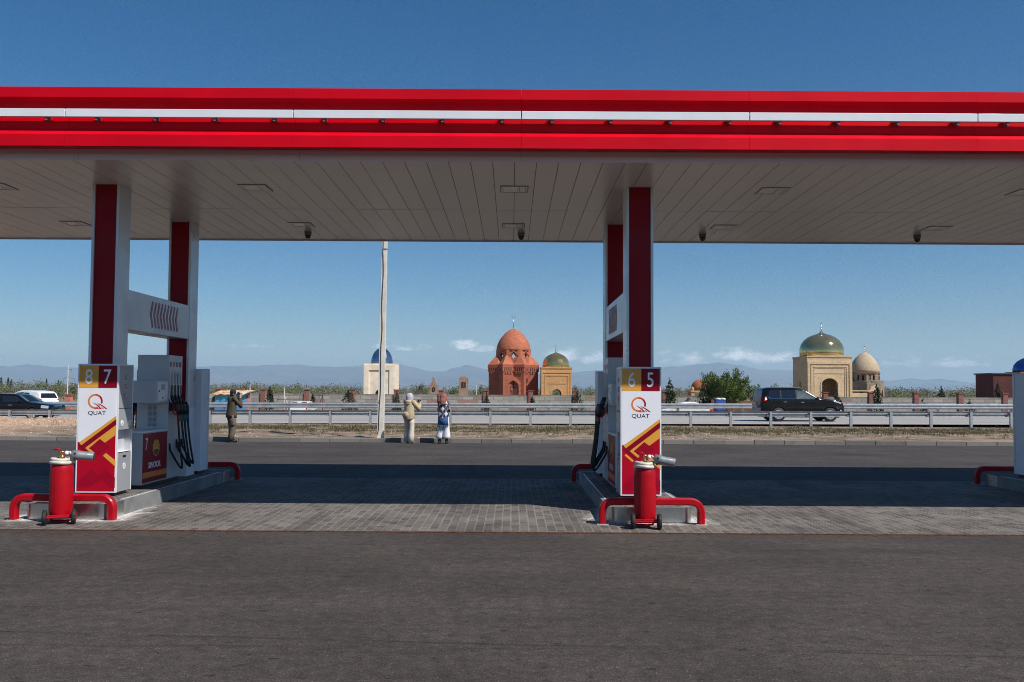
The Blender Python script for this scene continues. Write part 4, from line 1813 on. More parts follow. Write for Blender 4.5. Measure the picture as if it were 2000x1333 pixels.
def square_mausoleum(name, label, x0, x1, Yf, dep, ztop, wall_m, frames, arch, dome, fin, side_arch=True, cornice=.06):
    xc = (x0 + x1) / 2
    hw_ = (x1 - x0) / 2
    th = thing(name, label, 'mausoleum', (xc, Yf + dep / 2, 0))
    hd = dep / 2
    tk = .35
    b = MB()
    ahw, spring, apex, pointed = arch
    wall_with_arch(b, -hw_, hw_, GZ, ztop, ahw, spring, apex, -hd, -hd + tk, 0, pointed)
    wall_with_arch(b, -hw_, hw_, GZ, ztop, ahw, spring, apex, hd - tk, hd, 0, pointed)
    for s in (-1, 1):
        xa, xb = sorted((s * hw_, s * (hw_ - tk)))
        if side_arch:
            wall_with_arch(b, -hd + tk, hd - tk, GZ, ztop, ahw * .55, spring - .2, apex - .3, xa, xb, 0, pointed, 'YZ')
        else:
            b.box(xa, xb, -hd + tk, hd - tk, GZ, ztop)
    walls = b.build('walls', wall_m, th)
    b = MB()
    b.box(-hw_ + .01, hw_ - .01, -hd + .01, hd - .01, ztop - .12, ztop - .004)
    b.box(-hw_ - cornice, hw_ + cornice, -hd - cornice, hd + cornice, ztop, ztop + .14)
    b.build('cornice', wall_m, walls)
    for (fx, fz, w, pr) in frames:
        b = MB()
        u_frame(b, -hw_ + fx, hw_ - fx, GZ, ztop - fz, w, -hd - pr, -hd + .002)
        b.build('portal_moulding', wall_m, walls)
    # archivolt
    b = MB()
    ai = arch_pts(ahw, spring, apex, 10, pointed)
    ao = arch_pts(ahw + .12, spring, apex + .13, 10, pointed)
    b.prism([(-ahw - .12, GZ), (-ahw, GZ)] + ai + [(ahw, GZ), (ahw + .12, GZ)] + ao[::-1], -hd - .05, -hd + .004, 'XZ')
    b.build('arch_trim', wall_m, walls)
    prof, mdome, nseg, flat = dome
    b = MB()
    b.smooth = not flat
    b.lathe([(r, ztop + .14 + h) for r, h in prof], (0, 0, 0), nseg)
    b.build('dome', mdome, th)
    ztip = ztop + .14 + prof[-1][1]
    if fin:
        finial(th, (0, 0, ztip - .02), fin, M['steel'], .075, .2)
    return th, walls


# ---- small golden-brick mausoleum
zt = zy(1087, 720, 88)
x0, x1 = (1057.5 - 1000) * S88, (1117 - 1000) * S88
pr = [(1.38, 0), (1.40, .2), (1.36, .5), (1.24, .82), (1.04, 1.08), (.76, 1.28), (.44, 1.42), (.15, 1.52), (.03, 1.60)]
th, walls = square_mausoleum('gold_brick_mausoleum', 'small orange brick mausoleum with shiny gold dome beside the red one', x0, x1, 88, 3.0, zt, M['gold_brick'],
                             [(.0, .30, .16, .05), (.32, .62, .12, .045)], (.50, zy(1087, 770, 88), zy(1087, 760, 88), .15),
                             (pr, M['gold_dome'], 30, True), .85)
b = MB()
hd = 1.5
b.box(-.95, .95, -hd - .03, -hd + .002, zy(1087, 735.5, 88), zy(1087, 734, 88))
b.box(-.95, .95, -hd - .03, -hd + .002, zy(1087, 750, 88), zy(1087, 748.5, 88))
b.build('string_course', M['gold_brick'], walls)
b = MB()
for i in range(9):
    x = -.46 + .115 * i
    b.tube([(x, -hd + .2, GZ), (x, -hd + .2, 1.9 - abs(x) * .8)], .012, 5)
b.tube([(-.5, -hd + .2, 1.2), (.5, -hd + .2, 1.2)], .016, 5)
b.build('gate', M['iron'], th)

# ---- limestone mausoleum behind the pole
zt = zy(745, 713, 88)
x0, x1 = (711 - 1000) * S88, (771 - 1000) * S88
pr = [(1.12, 0), (1.13, .25), (1.07, .6), (.95, .95), (.77, 1.25), (.53, 1.5), (.25, 1.68), (.03, 1.80)]
th, walls = square_mausoleum('limestone_mausoleum', 'pale limestone mausoleum with pointed blue metal dome behind the concrete pole', x0, x1, 88, 3.4, zt, M['limestone'],
                             [(.0, .0, .52, .10)], (.42, zy(735, 772, 88), zy(735, 761, 88), .1),
                             (pr, M['blue_dome'], 28, True), .6, False, .0)
b = MB()
b.box(.74, .92, -.06, .06, zt + .16, zt + .62)
b.build('dome_hatch', M['interior'], th)

# ---- large golden-domed mausoleum on the right
Yg = 85.0
sg = Yg / 1690.56
x0, x1 = (1577 - 1000) * sg, (1664 - 1000) * sg
zt = zy(1620, 698, Yg)
pr = [(2.10, -.05), (2.12, .15), (2.16, .45), (2.12, .85), (1.98, 1.25), (1.72, 1.62), (1.38, 1.92), (.98, 2.12), (.55, 2.26), (.22, 2.38), (.09, 2.55), (.03, 2.62)]
th, walls = square_mausoleum('sand_brick_mausoleum', 'sand brick mausoleum with large shiny bronze dome and open arch, above the black car', x0, x1, Yg, 4.35, zt, M['sand_brick'],
                             [(.0, .42, .26, .10), (.36, .80, .17, .06), (.66, 1.02, .06, .035)], (.80, zy(1620, 752, Yg), zy(1620, 739, Yg), .05),
                             (pr, M['green_gold_dome'], 72, False), .95)
b = MB()
hd = 4.35 / 2
b.box(-1.44, 1.44, -hd - .03, -hd + .002, zy(1620, 730, Yg), zy(1620, 728.7, Yg))
b.build('string_course', M['sand_brick'], walls)
b = MB()
yy = -hd + .2
b.tube([(-.8, yy, 1.92), (.8, yy, 1.92)], .03, 5)
b.tube([(-.02, yy, GZ), (-.02, yy, 1.92)], .03, 5)
for i in range(12):
    x = -.74 + .135 * i
    b.tube([(x, yy, GZ), (x, yy, 1.9)], .012, 5)
for k in range(6):
    for j in range(6):
        b.ball((-.55 + .22 * j + .1 * (k % 2), yy, 2.05 + .2 * k), .035, 6, 4) if 2.05 + .2 * k < 3.1 - abs(-.55 + .22 * j) * .8 else None
b.build('gate', M['iron'], th)

# ---- grey brick mausoleum behind it
Yq = 97.0
qx = (1689 - 1000) * Yq / 1690.56
th = thing('grey_brick_mausoleum', 'grey brick mausoleum with paired drum windows and plain pointed dome, partly hidden', 'mausoleum', (qx, Yq, 0))
z1, z2, z3 = zy(1690, 746, Yq), zy(1690, 729, Yq), zy(1690, 688, Yq)
b = MB()
for i in range(8):
    a = -pi / 2 + i * pi / 4 + .12
    w_ = .80
    Ra = 1.86
    pA = []
    ap = arch_pts(.46, 1.1, 2.15, 6, .5)
    poly = [(-w_, GZ), (-.46, GZ)] + ap + [(.46, GZ), (w_, GZ), (w_, z1), (-w_, z1)]
    b.X = Matrix.Rotation(a + pi / 2, 4, 'Z') @ Matrix.Translation((0, -Ra, 0))
    b.prism(poly, 0, .3, 'XZ')
b.X = None
b.build('octagon_walls', M['grey_brick'], th)
b = MB()
b.lathe([(1.95, z1), (1.95, z1 + .1), (1.2, z1 + .1), (1.2, z1)], (0, 0, 0), 16, 'Z', pi / 8)
b.build('shoulder', M['grey_brick'], th)
b = MB()
zl, zh_ = z1 + .1, z2 - .12
for i in range(8):
    a = i * pi / 4 + .12
    wv_ = .62
    hgt = zh_ - zl
    for s in (-1, 1):
        xa, xb = (s * .08, s * .40) if s > 0 else (s * .40, s * .08)
        ap = [((xa + xb) / 2 + x, z) for x, z in arch_pts(.13, zl + hgt * .55, zl + hgt * .85, 5)]
        lo, hi = (0, wv_) if s > 0 else (-wv_, 0)
        poly = [(lo, zl), ((xa + xb) / 2 - .13, zl + .06)] + ap + [((xa + xb) / 2 + .13, zl + .06), (hi, zl), (hi, zh_), (lo, zh_)]
        poly = [(lo, zl + .06)] + poly[1:-3] + [(hi, zl + .06), (hi, zh_), (lo, zh_)]
        b.X = Matrix.Rotation(a, 4, 'Z') @ Matrix.Translation((0, -1.5, 0))
        b.prism(poly, 0, .18, 'XZ')
    b.box(-wv_, wv_, 0, .18, zl, zl + .06)
b.X = None
b.build('drum', M['grey_brick'], th)
b = MB()
b.lathe([(1.60, zh_), (1.66, zh_ + .06), (1.60, zh_ + .14)], (0, 0, 0), 32)
b.build('drum_moulding', M['pillar_brick'], th)
b = MB()
b.smooth = True
Hd = z3 - z2
b.lathe([(1.58, z2 - .02), (1.56, z2 + Hd * .15), (1.46, z2 + Hd * .34), (1.25, z2 + Hd * .54), (.95, z2 + Hd * .72), (.58, z2 + Hd * .88), (.2, z2 + Hd * .98), (.03, z3)], (0, 0, 0), 40)
b.build('dome', mat('plastered_dome', S(182, 162, 134), .9, 0, .12, 4, .4, 20), th)
finial(th, (0, 0, z3), .75, M['steel'], .07, .9)

# low sand-brick annex wall in front of it
x0 = (1664 - 1000) * .0503
b = MB()
th = thing('low_annex', 'low sand brick wall with a small arch right of the bronze-domed mausoleum', 'wall', (x0 + 1.35, 85.6, 0))
wall_with_arch(b, -1.33, 1.35, GZ, zy(1690, 769, 85.6) + .05, .62, .85, 1.2, -.15, .15, -.2)
b.box(-1.35, 1.38, -.2, .2, 1.88, 1.98)
b.prism([(.55, 1.97), (1.35, 1.97), (1.35, 2.45), (1.15, 2.5), (.75, 2.35)], -.12, .12, 'XZ')
b.build('annex_wall', M['sand_brick'], th)

# ---- dark red brick block and blue dome at the right edge
Yr_ = 84.
x0 = (1940 - 1000) * Yr_ / 1690.56
zt = zy(1960, 731, Yr_)
th = thing('dark_brick_mausoleum', 'dark red brick block with a thin flat roof at the right edge', 'mausoleum', (x0 + 1.9, Yr_ + 1.6, 0))
b = MB()
b.box(-1.9, 1.9, -1.6, 1.6, GZ, zt)
b.build('walls', brick_mat('dark_red_brick', S(98, 44, 38), S(80, 34, 30), S(70, 40, 36), .25, .08), th)
b = MB()
b.box(-2.05, 2.05, -1.72, 1.72, zt + .002, zt + .12)
b.build('roof_slab', mat('blue_grey_roof', S(70, 80, 110), .5), th)
Yb_ = 96.
xb_ = (2004 - 1000) * Yb_ / 1690.56
th = thing('blue_domed_mausoleum', 'mausoleum with deep blue dome peeking out at the right edge', 'mausoleum', (xb_, Yb_, 0))
b = MB()
b.box(-1.5, 1.5, -1.5, 1.5, GZ, zy(2000, 727, Yb_))
b.build('walls', M['pillar_brick'], th)
b = MB()
b.smooth = True
zb_ = zy(2000, 727, Yb_)
b.lathe([(1.30, zb_ - .01), (1.32, zb_ + .3), (1.2, zb_ + .75), (.9, zb_ + 1.15), (.45, zb_ + 1.45), (.03, zb_ + 1.62)], (0, 0, 0), 32)
b.build('dome', M['deep_blue_dome'], th)

# ---- small orange-domed pavilion
Yp = 86.
th = thing('small_pavilion', 'small orange brick grave pavilion with round dome, half hidden by a conifer', 'grave pavilion', ((1366 - 1000) * Yp / 1690.56, Yp, 0))
zc_ = zy(1360, 766, Yp)
b = MB()
for sx in (-1, 1):
    for sy in (-1, 1):
        b.box(sx * .85 - .14, sx * .85 + .14, sy * .85 - .14, sy * .85 + .14, GZ, zc_)
b.box(-1.05, 1.05, -1.05, 1.05, zc_, zc_ + .14)
b.build('pillars', M['gold_brick'], th)
b = MB()
b.smooth = True
b.lathe([(.80, zc_ + .14), (.82, zc_ + .4), (.74, zc_ + .75), (.55, zc_ + 1.02), (.28, zc_ + 1.18), (.03, zc_ + 1.24)], (0, 0, 0), 28)
b.build('dome', brick_mat('orange_dome_brick', S(190, 120, 72), S(160, 92, 56), S(120, 80, 60), .25, .08), th)
b = MB()
for sx in (-1, 1):
    b.lathe([(.14, zc_ + .14), (.16, zc_ + .34), (.10, zc_ + .46), (.02, zc_ + .52)], (sx * .85, -.85, 0), 10)
b.build('corner_knob', M['gold_brick'], th)

# ---- tombstones
Yt_ = 84.
st_ = Yt_ / 1690.56
M['pink_stone'] = brick_mat('pinkish_stone', S(176, 140, 118), S(150, 116, 98), S(150, 128, 112), .4, .2, .15)
M['granite'] = mat('black_granite', (.02, .02, .022), .25, 0, .2, 10)
M['portrait'] = mat('etched_portrait', (.10, .095, .09), .4, 0, .5, 6)
th = thing('pointed_tombstone', 'pinkish tombstone with a spire top and an oval black plaque', 'tombstone', ((847.5 - 1000) * st_, Yt_, 0))
z = lambda y: zy(847, y, Yt_)
b = MB()
b.prism([(-.36, GZ), (.36, GZ), (.36, z(755)), (.40, z(754)), (.40, z(752.5)), (.24, z(750)), (.11, z(742)), (.09, z(741)), (-.09, z(741)), (-.11, z(742)), (-.24, z(750)), (-.40, z(752.5)), (-.40, z(754)), (-.36, z(755))], -.15, .15, 'XZ')
b.ball((0, 0, z(738.5)), (.11, .10, .14), 10, 6)
b.box(-.42, .42, -.2, .2, z(770), z(768.5))
b.build('stone', M['pink_stone'], th)
b = MB()
b.prism([(.16 * cos(a), z(761) + .25 * sin(a)) for a in [2 * pi * i / 20 for i in range(20)]], -.17, -.148, 'XZ')
b.cur = 1
b.prism([(.08 * cos(a), z(761) + .14 * sin(a)) for a in [2 * pi * i / 14 for i in range(14)]], -.173, -.165, 'XZ')
b.build('plaque', [M['granite'], M['portrait']], th)
th = thing('round_top_tombstone', 'pinkish tombstone with rounded top and a square black plaque', 'tombstone', ((906 - 1000) * st_, Yt_, 0))
b = MB()
b.prism([(-.44, GZ), (.44, GZ), (.44, z(743.5))] + [(.47 * cos(a), z(742) + .36 * sin(a)) for a in [pi * i / 12 for i in range(13)]] + [(-.44, z(743.5))], -.17, .17, 'XZ')
b.build('stone', M['pink_stone'], th)
b = MB()
b.box(-.21, .21, -.19, -.168, z(757), z(746.5))
b.cur = 1
b.prism([(.09 * cos(a), z(750.6) + .13 * sin(a)) for a in [2 * pi * i / 14 for i in range(14)]] , -.194, -.186, 'XZ')
b.prism([(-.13, z(756)), (.13, z(756)), (.08, z(753.2)), (-.08, z(753.2))], -.194, -.186, 'XZ')
b.build('plaque', [M['granite'], M['portrait']], th)

# ================================================================== vegetation
def leaf_mat(name, c1, c2, tr=.25):
    t = NT(name)
    n = t.noise(1.6, 5, .7)
    g = t.n('ShaderNodeNewGeometry')
    c = t.mix(t.ramp(n, .35, .65), c1, c2)
    c = t.mix(t.math('MULTIPLY', g.outputs['Random Per Island'], .55), c, tuple(min(1, q * 1.7) for q in c1))
    t.color(c)
    t.set(Roughness=.7)
    t.p.inputs['Specular IOR Level'].default_value = .25
    tl = t.n('ShaderNodeBsdfTranslucent')
    t.l(c, tl.inputs['Color'])
    mx = t.n('ShaderNodeMixShader')
    mx.inputs[0].default_value = tr
    t.l(t.p.outputs[0], mx.inputs[1])
    t.l(tl.outputs[0], mx.inputs[2])
    t.l(mx.outputs[0], t.t.nodes['Material Output'].inputs['Surface'])
    return t.m


M['leaf_spring'] = leaf_mat('spring_leaves', (.075, .115, .022), (.13, .165, .036))
M['leaf_scrub'] = leaf_mat('scrub_leaves', (.125, .13, .075), (.175, .165, .095))
M['leaf_scrub_green'] = leaf_mat('scrub_leaves_green', (.12, .155, .055), (.19, .205, .08))
M['leaf_grey'] = leaf_mat('grey_twigs', (.15, .138, .108), (.20, .18, .135))
M['leaf_conifer'] = leaf_mat('conifer_needles', (.028, .04, .018), (.055, .065, .028), .1)
M['leaf_poplar'] = leaf_mat('poplar_leaves', (.04, .06, .026), (.07, .085, .04), .15)
M['bark'] = mat('bark', (.09, .07, .052), .9, 0, .3, 6, .4)
M['twig'] = mat('twigs', (.13, .10, .07), .9, 0, .3, 6)


def leaf(b, c, s, rnd, asp=.55, updir=None):
    d = Vector((rnd.gauss(0, 1), rnd.gauss(0, 1), rnd.gauss(0, 1)))
    if updir:
        d = d * .55 + Vector(updir)
    d.normalize()
    e = d.cross(Vector((rnd.gauss(0, 1), rnd.gauss(0, 1), rnd.gauss(0, 1)))).normalized()
    c = Vector(c)
    a = d * s * .5
    w = e * s * asp * .5
    b.add([c - a, c + w, c + a, c - w], [(0, 1, 2, 3)])


def conifer_mesh(seed, h, r, n, s):
    rnd = random.Random(seed)
    b = MB()
    tips = [(rnd.uniform(0, 2 * pi), rnd.uniform(.05, .85)) for _ in range(26)]
    for i in range(n):
        a0, q0 = tips[rnd.randrange(26)]
        q = min(.98, max(.02, q0 + rnd.gauss(0, .08)))
        a = a0 + rnd.gauss(0, .30)
        prof = (1 - q) ** .75 * (.55 + .45 * min(1, q * 5))
        rr = r * prof * (rnd.random() ** .5) * rnd.uniform(.8, 1.25)
        z = h * (q + .10 * rr / r)
        leaf(b, (rr * cos(a), rr * sin(a), z), s * rnd.uniform(.6, 1.3), rnd, .4, (cos(a) * .4, sin(a) * .4, .8))
    for i in range(12):
        leaf(b, (rnd.gauss(0, .03), rnd.gauss(0, .03), h * rnd.uniform(.9, 1.04)), s, rnd, .3, (0, 0, 1.5))
    return b


def make_conifer(label, X, Y, h, r, seed, z0, group='small conifers along the cemetery wall'):
    th = thing('conifer', label, 'conifer', (X, Y, z0), 0, group)
    conifer_mesh(seed, h, r, 520, .17 * h / 1.8).build('crown', M['leaf_conifer'], th)
    b = MB()
    b.tube([(0, 0, 0), (.01, 0, h * .4), (0, .01, h * .85)], [.05, .035, .012], 6)
    b.build('trunk', M['bark'], th)
    return th


# (picture x, top y, width px, distance) of the young conifers by the wall
CON = [(528, 757, 20, 76.6, 'conifer just right of the first brick pillar beyond the man in olive'),
       (612, 770, 17, 76.4, 'low dark conifer beside the rusty metal frame at the wall'),
       (682, 761, 36, 76.6, 'bushy dark conifer left of the limestone mausoleum'),
       (776, 768, 20, 76.5, 'narrow conifer at the foot of the limestone mausoleum'),
       (951, 768, 20, 76.5, 'thin brownish conifer left of the red mausoleum'),
       (1128, 765, 36, 76.4, 'wide low conifer right of the gold dome mausoleum'),
       (1040, 776, 22, 76.3, 'tiny conifer below the red mausoleum by the barrier'),
       (1308, 742, 29, 76.5, 'tall slim conifer right of the board six and five'),
       (1373, 756, 36, 76.5, 'broad cone conifer before the small orange dome'),
       (1634, 766, 26, 76.5, 'dark conifer inside the view of the open sand brick arch'),
       (1712, 752, 24, 76.5, 'conifer before the grey brick mausoleum'),
       (1838, 756, 26, 92.0, 'dark conifer standing behind the wall, far right'),
       (1802, 779, 22, 76.4, 'low conifer before the second wall pillar right of the black car'),
       (1893, 781, 25, 76.4, 'low brownish conifer before the third wall pillar right of the black car'),
       (1949, 747, 20, 80.5, 'slim conifer before the dark red brick block'),
       (1978, 788, 22, 76.4, 'lowest conifer near the grey box at the right edge'),
       (868, 772, 14, 76.4, 'conifer hiding the pillar behind the woman in argyle')]
for i, (px, ty, wpx, Y, lb) in enumerate(CON):
    sc_ = Y / 1690.56
    h = zy(px, ty, Y) + .5
    make_conifer(lb, (px - 1000) * sc_, Y, h, wpx * sc_ * .62, 30 + i, -.5)


def shoot_tree(name, label, X, Y, z0, h, rad, seed, nl, leafm, cat='tree', group=None, ls=.14, per=1.0):
    """multi-stemmed tree of upright shoots"""
    rnd = random.Random(seed)
    th = thing(name, label, cat, (X, Y, z0), 0, group)
    tb, lb = MB(), MB()
    tips = []
    for i in range(nl):
        a = 2 * pi * i / nl + rnd.uniform(-.3, .3)
        sp_ = rad * rnd.uniform(.35, 1.0)
        hh = h * (1 - .40 * (sp_ / rad) ** 2) * rnd.uniform(.80, 1.03)
        p0 = Vector((.10 * cos(a), .10 * sin(a), 0))
        p1 = Vector((sp_ * .35 * cos(a), sp_ * .35 * sin(a), hh * .30))
        p2 = Vector((sp_ * .75 * cos(a), sp_ * .75 * sin(a), hh * .58))
        p3 = Vector((sp_ * cos(a), sp_ * sin(a), hh * .78))
        tb.tube([p0, p1, p2, p3], [.09, .06, .035, .012], 6)
        for k in range(9):
            q = rnd.uniform(.22, 1.0)
            c_ = p1.lerp(p2, q * 2) if q < .5 else p2.lerp(p3, q * 2 - 1)
            d = Vector((rnd.gauss(0, .38), rnd.gauss(0, .38), rnd.uniform(.5, 1.1))) + Vector((cos(a), sin(a), 0)) * .25
            Ls = hh * rnd.uniform(.14, .30)
            e = c_ + d.normalized() * Ls
            e.z = min(e.z, h)
            tb.tube([c_, (c_ + e) / 2 + Vector((rnd.gauss(0, .03), rnd.gauss(0, .03), 0)), e], [.018, .012, .004], 4)
            tips.append((c_, e))
    for c_, e in tips:
        n = int(30 * per)
        for k in range(n):
            q = rnd.random()
            p = c_.lerp(e, q)
            w = .20 * (1 - .55 * q) * h / 4.5
            lb2 = (p.x + rnd.gauss(0, w), p.y + rnd.gauss(0, w), p.z + rnd.gauss(0, w * .9))
            leaf(lb, lb2, ls * rnd.uniform(.6, 1.3), rnd, .5, (0, 0, .5))
    tb.build('trunk', M['bark'], th)
    lb.build('crown', leafm, th)
    return th


Yt = 75.2
shoot_tree('willow_tree', 'large bright green tree of upright shoots behind the black car', (1416 - 1000) * Yt / 1690.56, Yt, -.5, zy(1420, 707, Yt) + .5, 2.45, 11, 17, M['leaf_spring'], 'tree', None, .17, 3.2)
shoot_tree('green_shrub', 'green shrub between the large green tree and the bronze-domed mausoleum', (1489 - 1000) * Yt / 1690.56, Yt, -.5, zy(1489, 737, Yt) + .5, .85, 12, 7, M['leaf_spring'], 'shrub', None, .14, 2.4)


def round_bush(b, c, rx, rz_, n, s, rnd):
    """clumpy rounded bush added to builder b"""
    cl = []
    for k in range(9):
        a = rnd.uniform(0, 2 * pi)
        q = rnd.random() ** .6
        cl.append((rx * .66 * q * cos(a), rx * .66 * q * sin(a), rz_ * rnd.uniform(.32, .95) * (1 - .35 * q), rnd.uniform(.28, .5)))
    for i in range(n):
        cx_, cy_, cz_, cr = cl[rnd.randrange(9)]
        d = Vector((rnd.gauss(0, 1), rnd.gauss(0, 1), rnd.gauss(0, 1))).normalized() * (rnd.random() ** .4)
        leaf(b, (c[0] + cx_ + d.x * cr * rx, c[1] + cy_ + d.y * cr * rx, max(c[2] + .05, c[2] + cz_ + d.z * cr * rz_ * .7)), s * rnd.uniform(.6, 1.4), rnd, .6)


# ---- the scrub belt on the plain behind the cemetery: one mass of bushes nobody could count
rs = random.Random(21)
for nm, mt, cnt, sd in (('scrub_belt', 'leaf_scrub', 520, 1), ('scrub_belt', 'leaf_grey', 300, 2), ('scrub_belt', 'leaf_scrub_green', 170, 3)):
    b = MB()
    rs = random.Random(sd)
    for i in range(cnt):
        Y = 150 + 330 * rs.random() ** 1.3
        X = rs.uniform(-.66, .68) * Y
        px = 1000 + X / Y * 1690.56
        # how tall the belt stands in the picture at this place
        top = 752 + 3 * mnoise.noise((px * .008, 3, 1)) + 3 * mnoise.noise((px * .03, 8, 1)) + .0045 * (px - 1000)
        if px < 500:
            top -= 2.5
        if px > 1720:
            top -= 2
        hmax = zy(px, top, Y) + .5
        h = hmax * rs.uniform(.62, 1.08)
        round_bush(b, (X, Y, -.47), h * rs.uniform(.55, 1.0), h, 150, h * .092, rs)
    o = b.build(nm, M[mt])
    tag(o, {1: 'dull olive scrub growing across the plain', 2: 'grey leafless scrub growing across the plain', 3: 'fresh green scrub growing across the plain'}[sd], 'scrub', None, 'stuff')

# ---- bushes and trees in it that stand out
BUSH = [(78, 741, 40, 170, 'leaf_scrub_green', 'broad olive bush behind the white parked car'),
        (108, 745, 46, 175, 'leaf_scrub_green', 'broad olive bush left of the far utility pole'),
        (146, 748, 30, 165, 'leaf_scrub', 'olive bush just behind the far utility pole'),
        (448, 749, 34, 180, 'leaf_scrub_green', 'round green bush above the blue shack'),
        (516, 747, 74, 170, 'leaf_scrub_green', 'widest round green bush, right of the blue shack'),
        (632, 755, 18, 190, 'leaf_scrub', 'pointed grey-green bush between the first pillars'),
        (825, 750, 34, 190, 'leaf_scrub', 'grey-green bush left of the spire tombstone'),
        (880, 751, 26, 185, 'leaf_scrub_green', 'round green bush between the two tombstones'),
        (832, 763, 22, 150, 'leaf_scrub_green', 'low yellow-green bush below the spire tombstone'),
        (939, 751, 18, 190, 'leaf_scrub', 'grey-green bush left of the red mausoleum'),
        (930, 763, 26, 150, 'leaf_scrub_green', 'low yellow-green bush beside the thin white post'),
        (1126, 752, 20, 190, 'leaf_scrub', 'grey-green bush right of the gold dome mausoleum'),
        (1512, 752, 20, 190, 'leaf_scrub_green', 'green bush top above the black car roof'),
        (1742, 754, 16, 230, 'leaf_scrub_green', 'small round tree on the plain right of the grey dome'),
        (1785, 757, 40, 210, 'leaf_scrub', 'broad olive bush on the plain, far right')]
for i, (px, ty, wpx, Y, mk, lb) in enumerate(BUSH):
    h = zy(px, ty, Y) + .5
    b = MB()
    rnd = random.Random(70 + i)
    rx = wpx * Y / 1690.56 * .5
    round_bush(b, (0, 0, 0), rx, h, 1000, max(rx, h) * .066, rnd)
    th = thing('scrub_bush', lb, 'bush', ((px - 1000) * Y / 1690.56, Y, -.47), 0, 'bushes standing out of the scrub')
    b.build('crown', M[mk], th)
    b = MB()
    b.tube([(0, 0, 0), (.05, 0, h * .3), (0, .05, h * .6)], [.12, .09, .04], 6)
    b.build('trunk', M['bark'], th)
POP = [(3, 737, 6, 'poplar at the left edge of the photo'), (17, 738, 6, 'taller poplar of the pair above the black car'), (23, 741, 5, 'shorter poplar of the pair above the black car'),
       (92, 740, 4, 'small dark poplar above the white parked car'), (115, 743, 4, 'small dark poplar left of the far utility pole')]
for i, (px, ty, wpx, lb) in enumerate(POP):
    Y = 260.
    h = zy(px, ty, Y) + .5
    rnd = random.Random(90 + i)
    b = MB()
    rr = wpx * Y / 1690.56 * .55
    for k in range(420):
        q = rnd.random()
        a = rnd.uniform(0, 2 * pi)
        r_ = rr * (sin(pi * min(1, q * .9 + .1)) ** .6) * rnd.random() ** .5
        leaf(b, (r_ * cos(a), r_ * sin(a), h * (.12 + .88 * q)), h * .075, rnd, .4, (0, 0, 1))
    th = thing('poplar_tree', lb, 'poplar', ((px - 1000) * Y / 1690.56, Y, -.47), 0, 'poplars on the plain')
    b.build('crown', M['leaf_poplar'], th)
    b = MB()
    b.tube([(0, 0, 0), (0, 0, h * .8)], [.16, .05], 6)
    b.build('trunk', M['bark'], th)

# ---- dry grass and stones on the verge
rg = random.Random(4)
gm = leaf_mat('dry_grass', (.125, .105, .05), (.07, .072, .03), .2)
gm2 = leaf_mat('green_weed', (.06, .075, .026), (.09, .10, .035), .2)
for nm, mt, cnt, hh in (('dry_grass', gm, 10000, .085), ('green_weeds', gm2, 900, .11)):
    b = MB()
    for i in range(cnt):
        X = rg.uniform(-27, 29)
        yq = rg.gauss(37.0, 2.3) if nm == 'dry_grass' else rg.gauss(37.2, 2.2)
        if not 29.3 < yq < 43.3:
            continue
        d_ = mnoise.noise((X * .33, yq * .6, 2)) + .5 * mnoise.noise((X * 1.3, yq * 1.3, 5))
        if d_ < (-.22 if nm == 'dry_grass' else .08):
            continue
        if X < -16.6 and not (yq > 39.5 and X > -22 and nm == 'green_weeds'):
            if rg.random() < .93:
                continue
        z0 = verge_z(X, yq)
        for k in range(7):
            a = rg.uniform(0, 2 * pi)
            h = hh * rg.uniform(.5, 1.5)
            l_ = h * rg.uniform(.3, 1.1)
            bx, by = X + rg.gauss(0, .07), yq + rg.gauss(0, .07)
            w = .010
            p0, p1 = (bx - w * sin(a), by + w * cos(a), z0 - .01), (bx + w * sin(a), by - w * cos(a), z0 - .01)
            b.add([p0, p1, (bx + l_ * cos(a), by + l_ * sin(a), z0 + h)], [(0, 1, 2)])
    o = b.build(nm, mt)
    tag(o, {'dry_grass': 'dry tufted grass on the stony verge', 'green_weeds': 'green weeds scattered on the stony verge'}[nm], 'grass', None, 'stuff')
b = MB()
for i in range(1500):
    X = rg.uniform(-27, 29)
    if rg.random() < .45:
        X = rg.uniform(-27, -16.5)
    yq = rg.uniform(29, 43)
    s = rg.uniform(.012, .05) * (1.6 if rg.random() < .05 else 1)
    z0 = verge_z(X, yq)
    q = [Vector((rg.gauss(0, 1), rg.gauss(0, 1), rg.gauss(0, .7))).normalized() * s * rg.uniform(.7, 1.3) + Vector((X, yq, z0)) for _ in range(6)]
    b.add([(X + s, yq, z0), (X, yq + s, z0), (X - s, yq, z0), (X, yq - s * rg.uniform(.7, 1.2), z0), (X + rg.gauss(0, s * .3), yq, z0 + s * rg.uniform(.5, 1.0)), (X, yq, z0 - s)],
          [(0, 1, 4), (1, 2, 4), (2, 3, 4), (3, 0, 4), (1, 0, 5), (2, 1, 5), (3, 2, 5), (0, 3, 5)])
o = b.build('loose_stones', mat('loose_stone', S(190, 172, 152), .95, 0, .3, 1.5))
tag(o, 'loose stones strewn over the verge', 'stones', None, 'stuff')

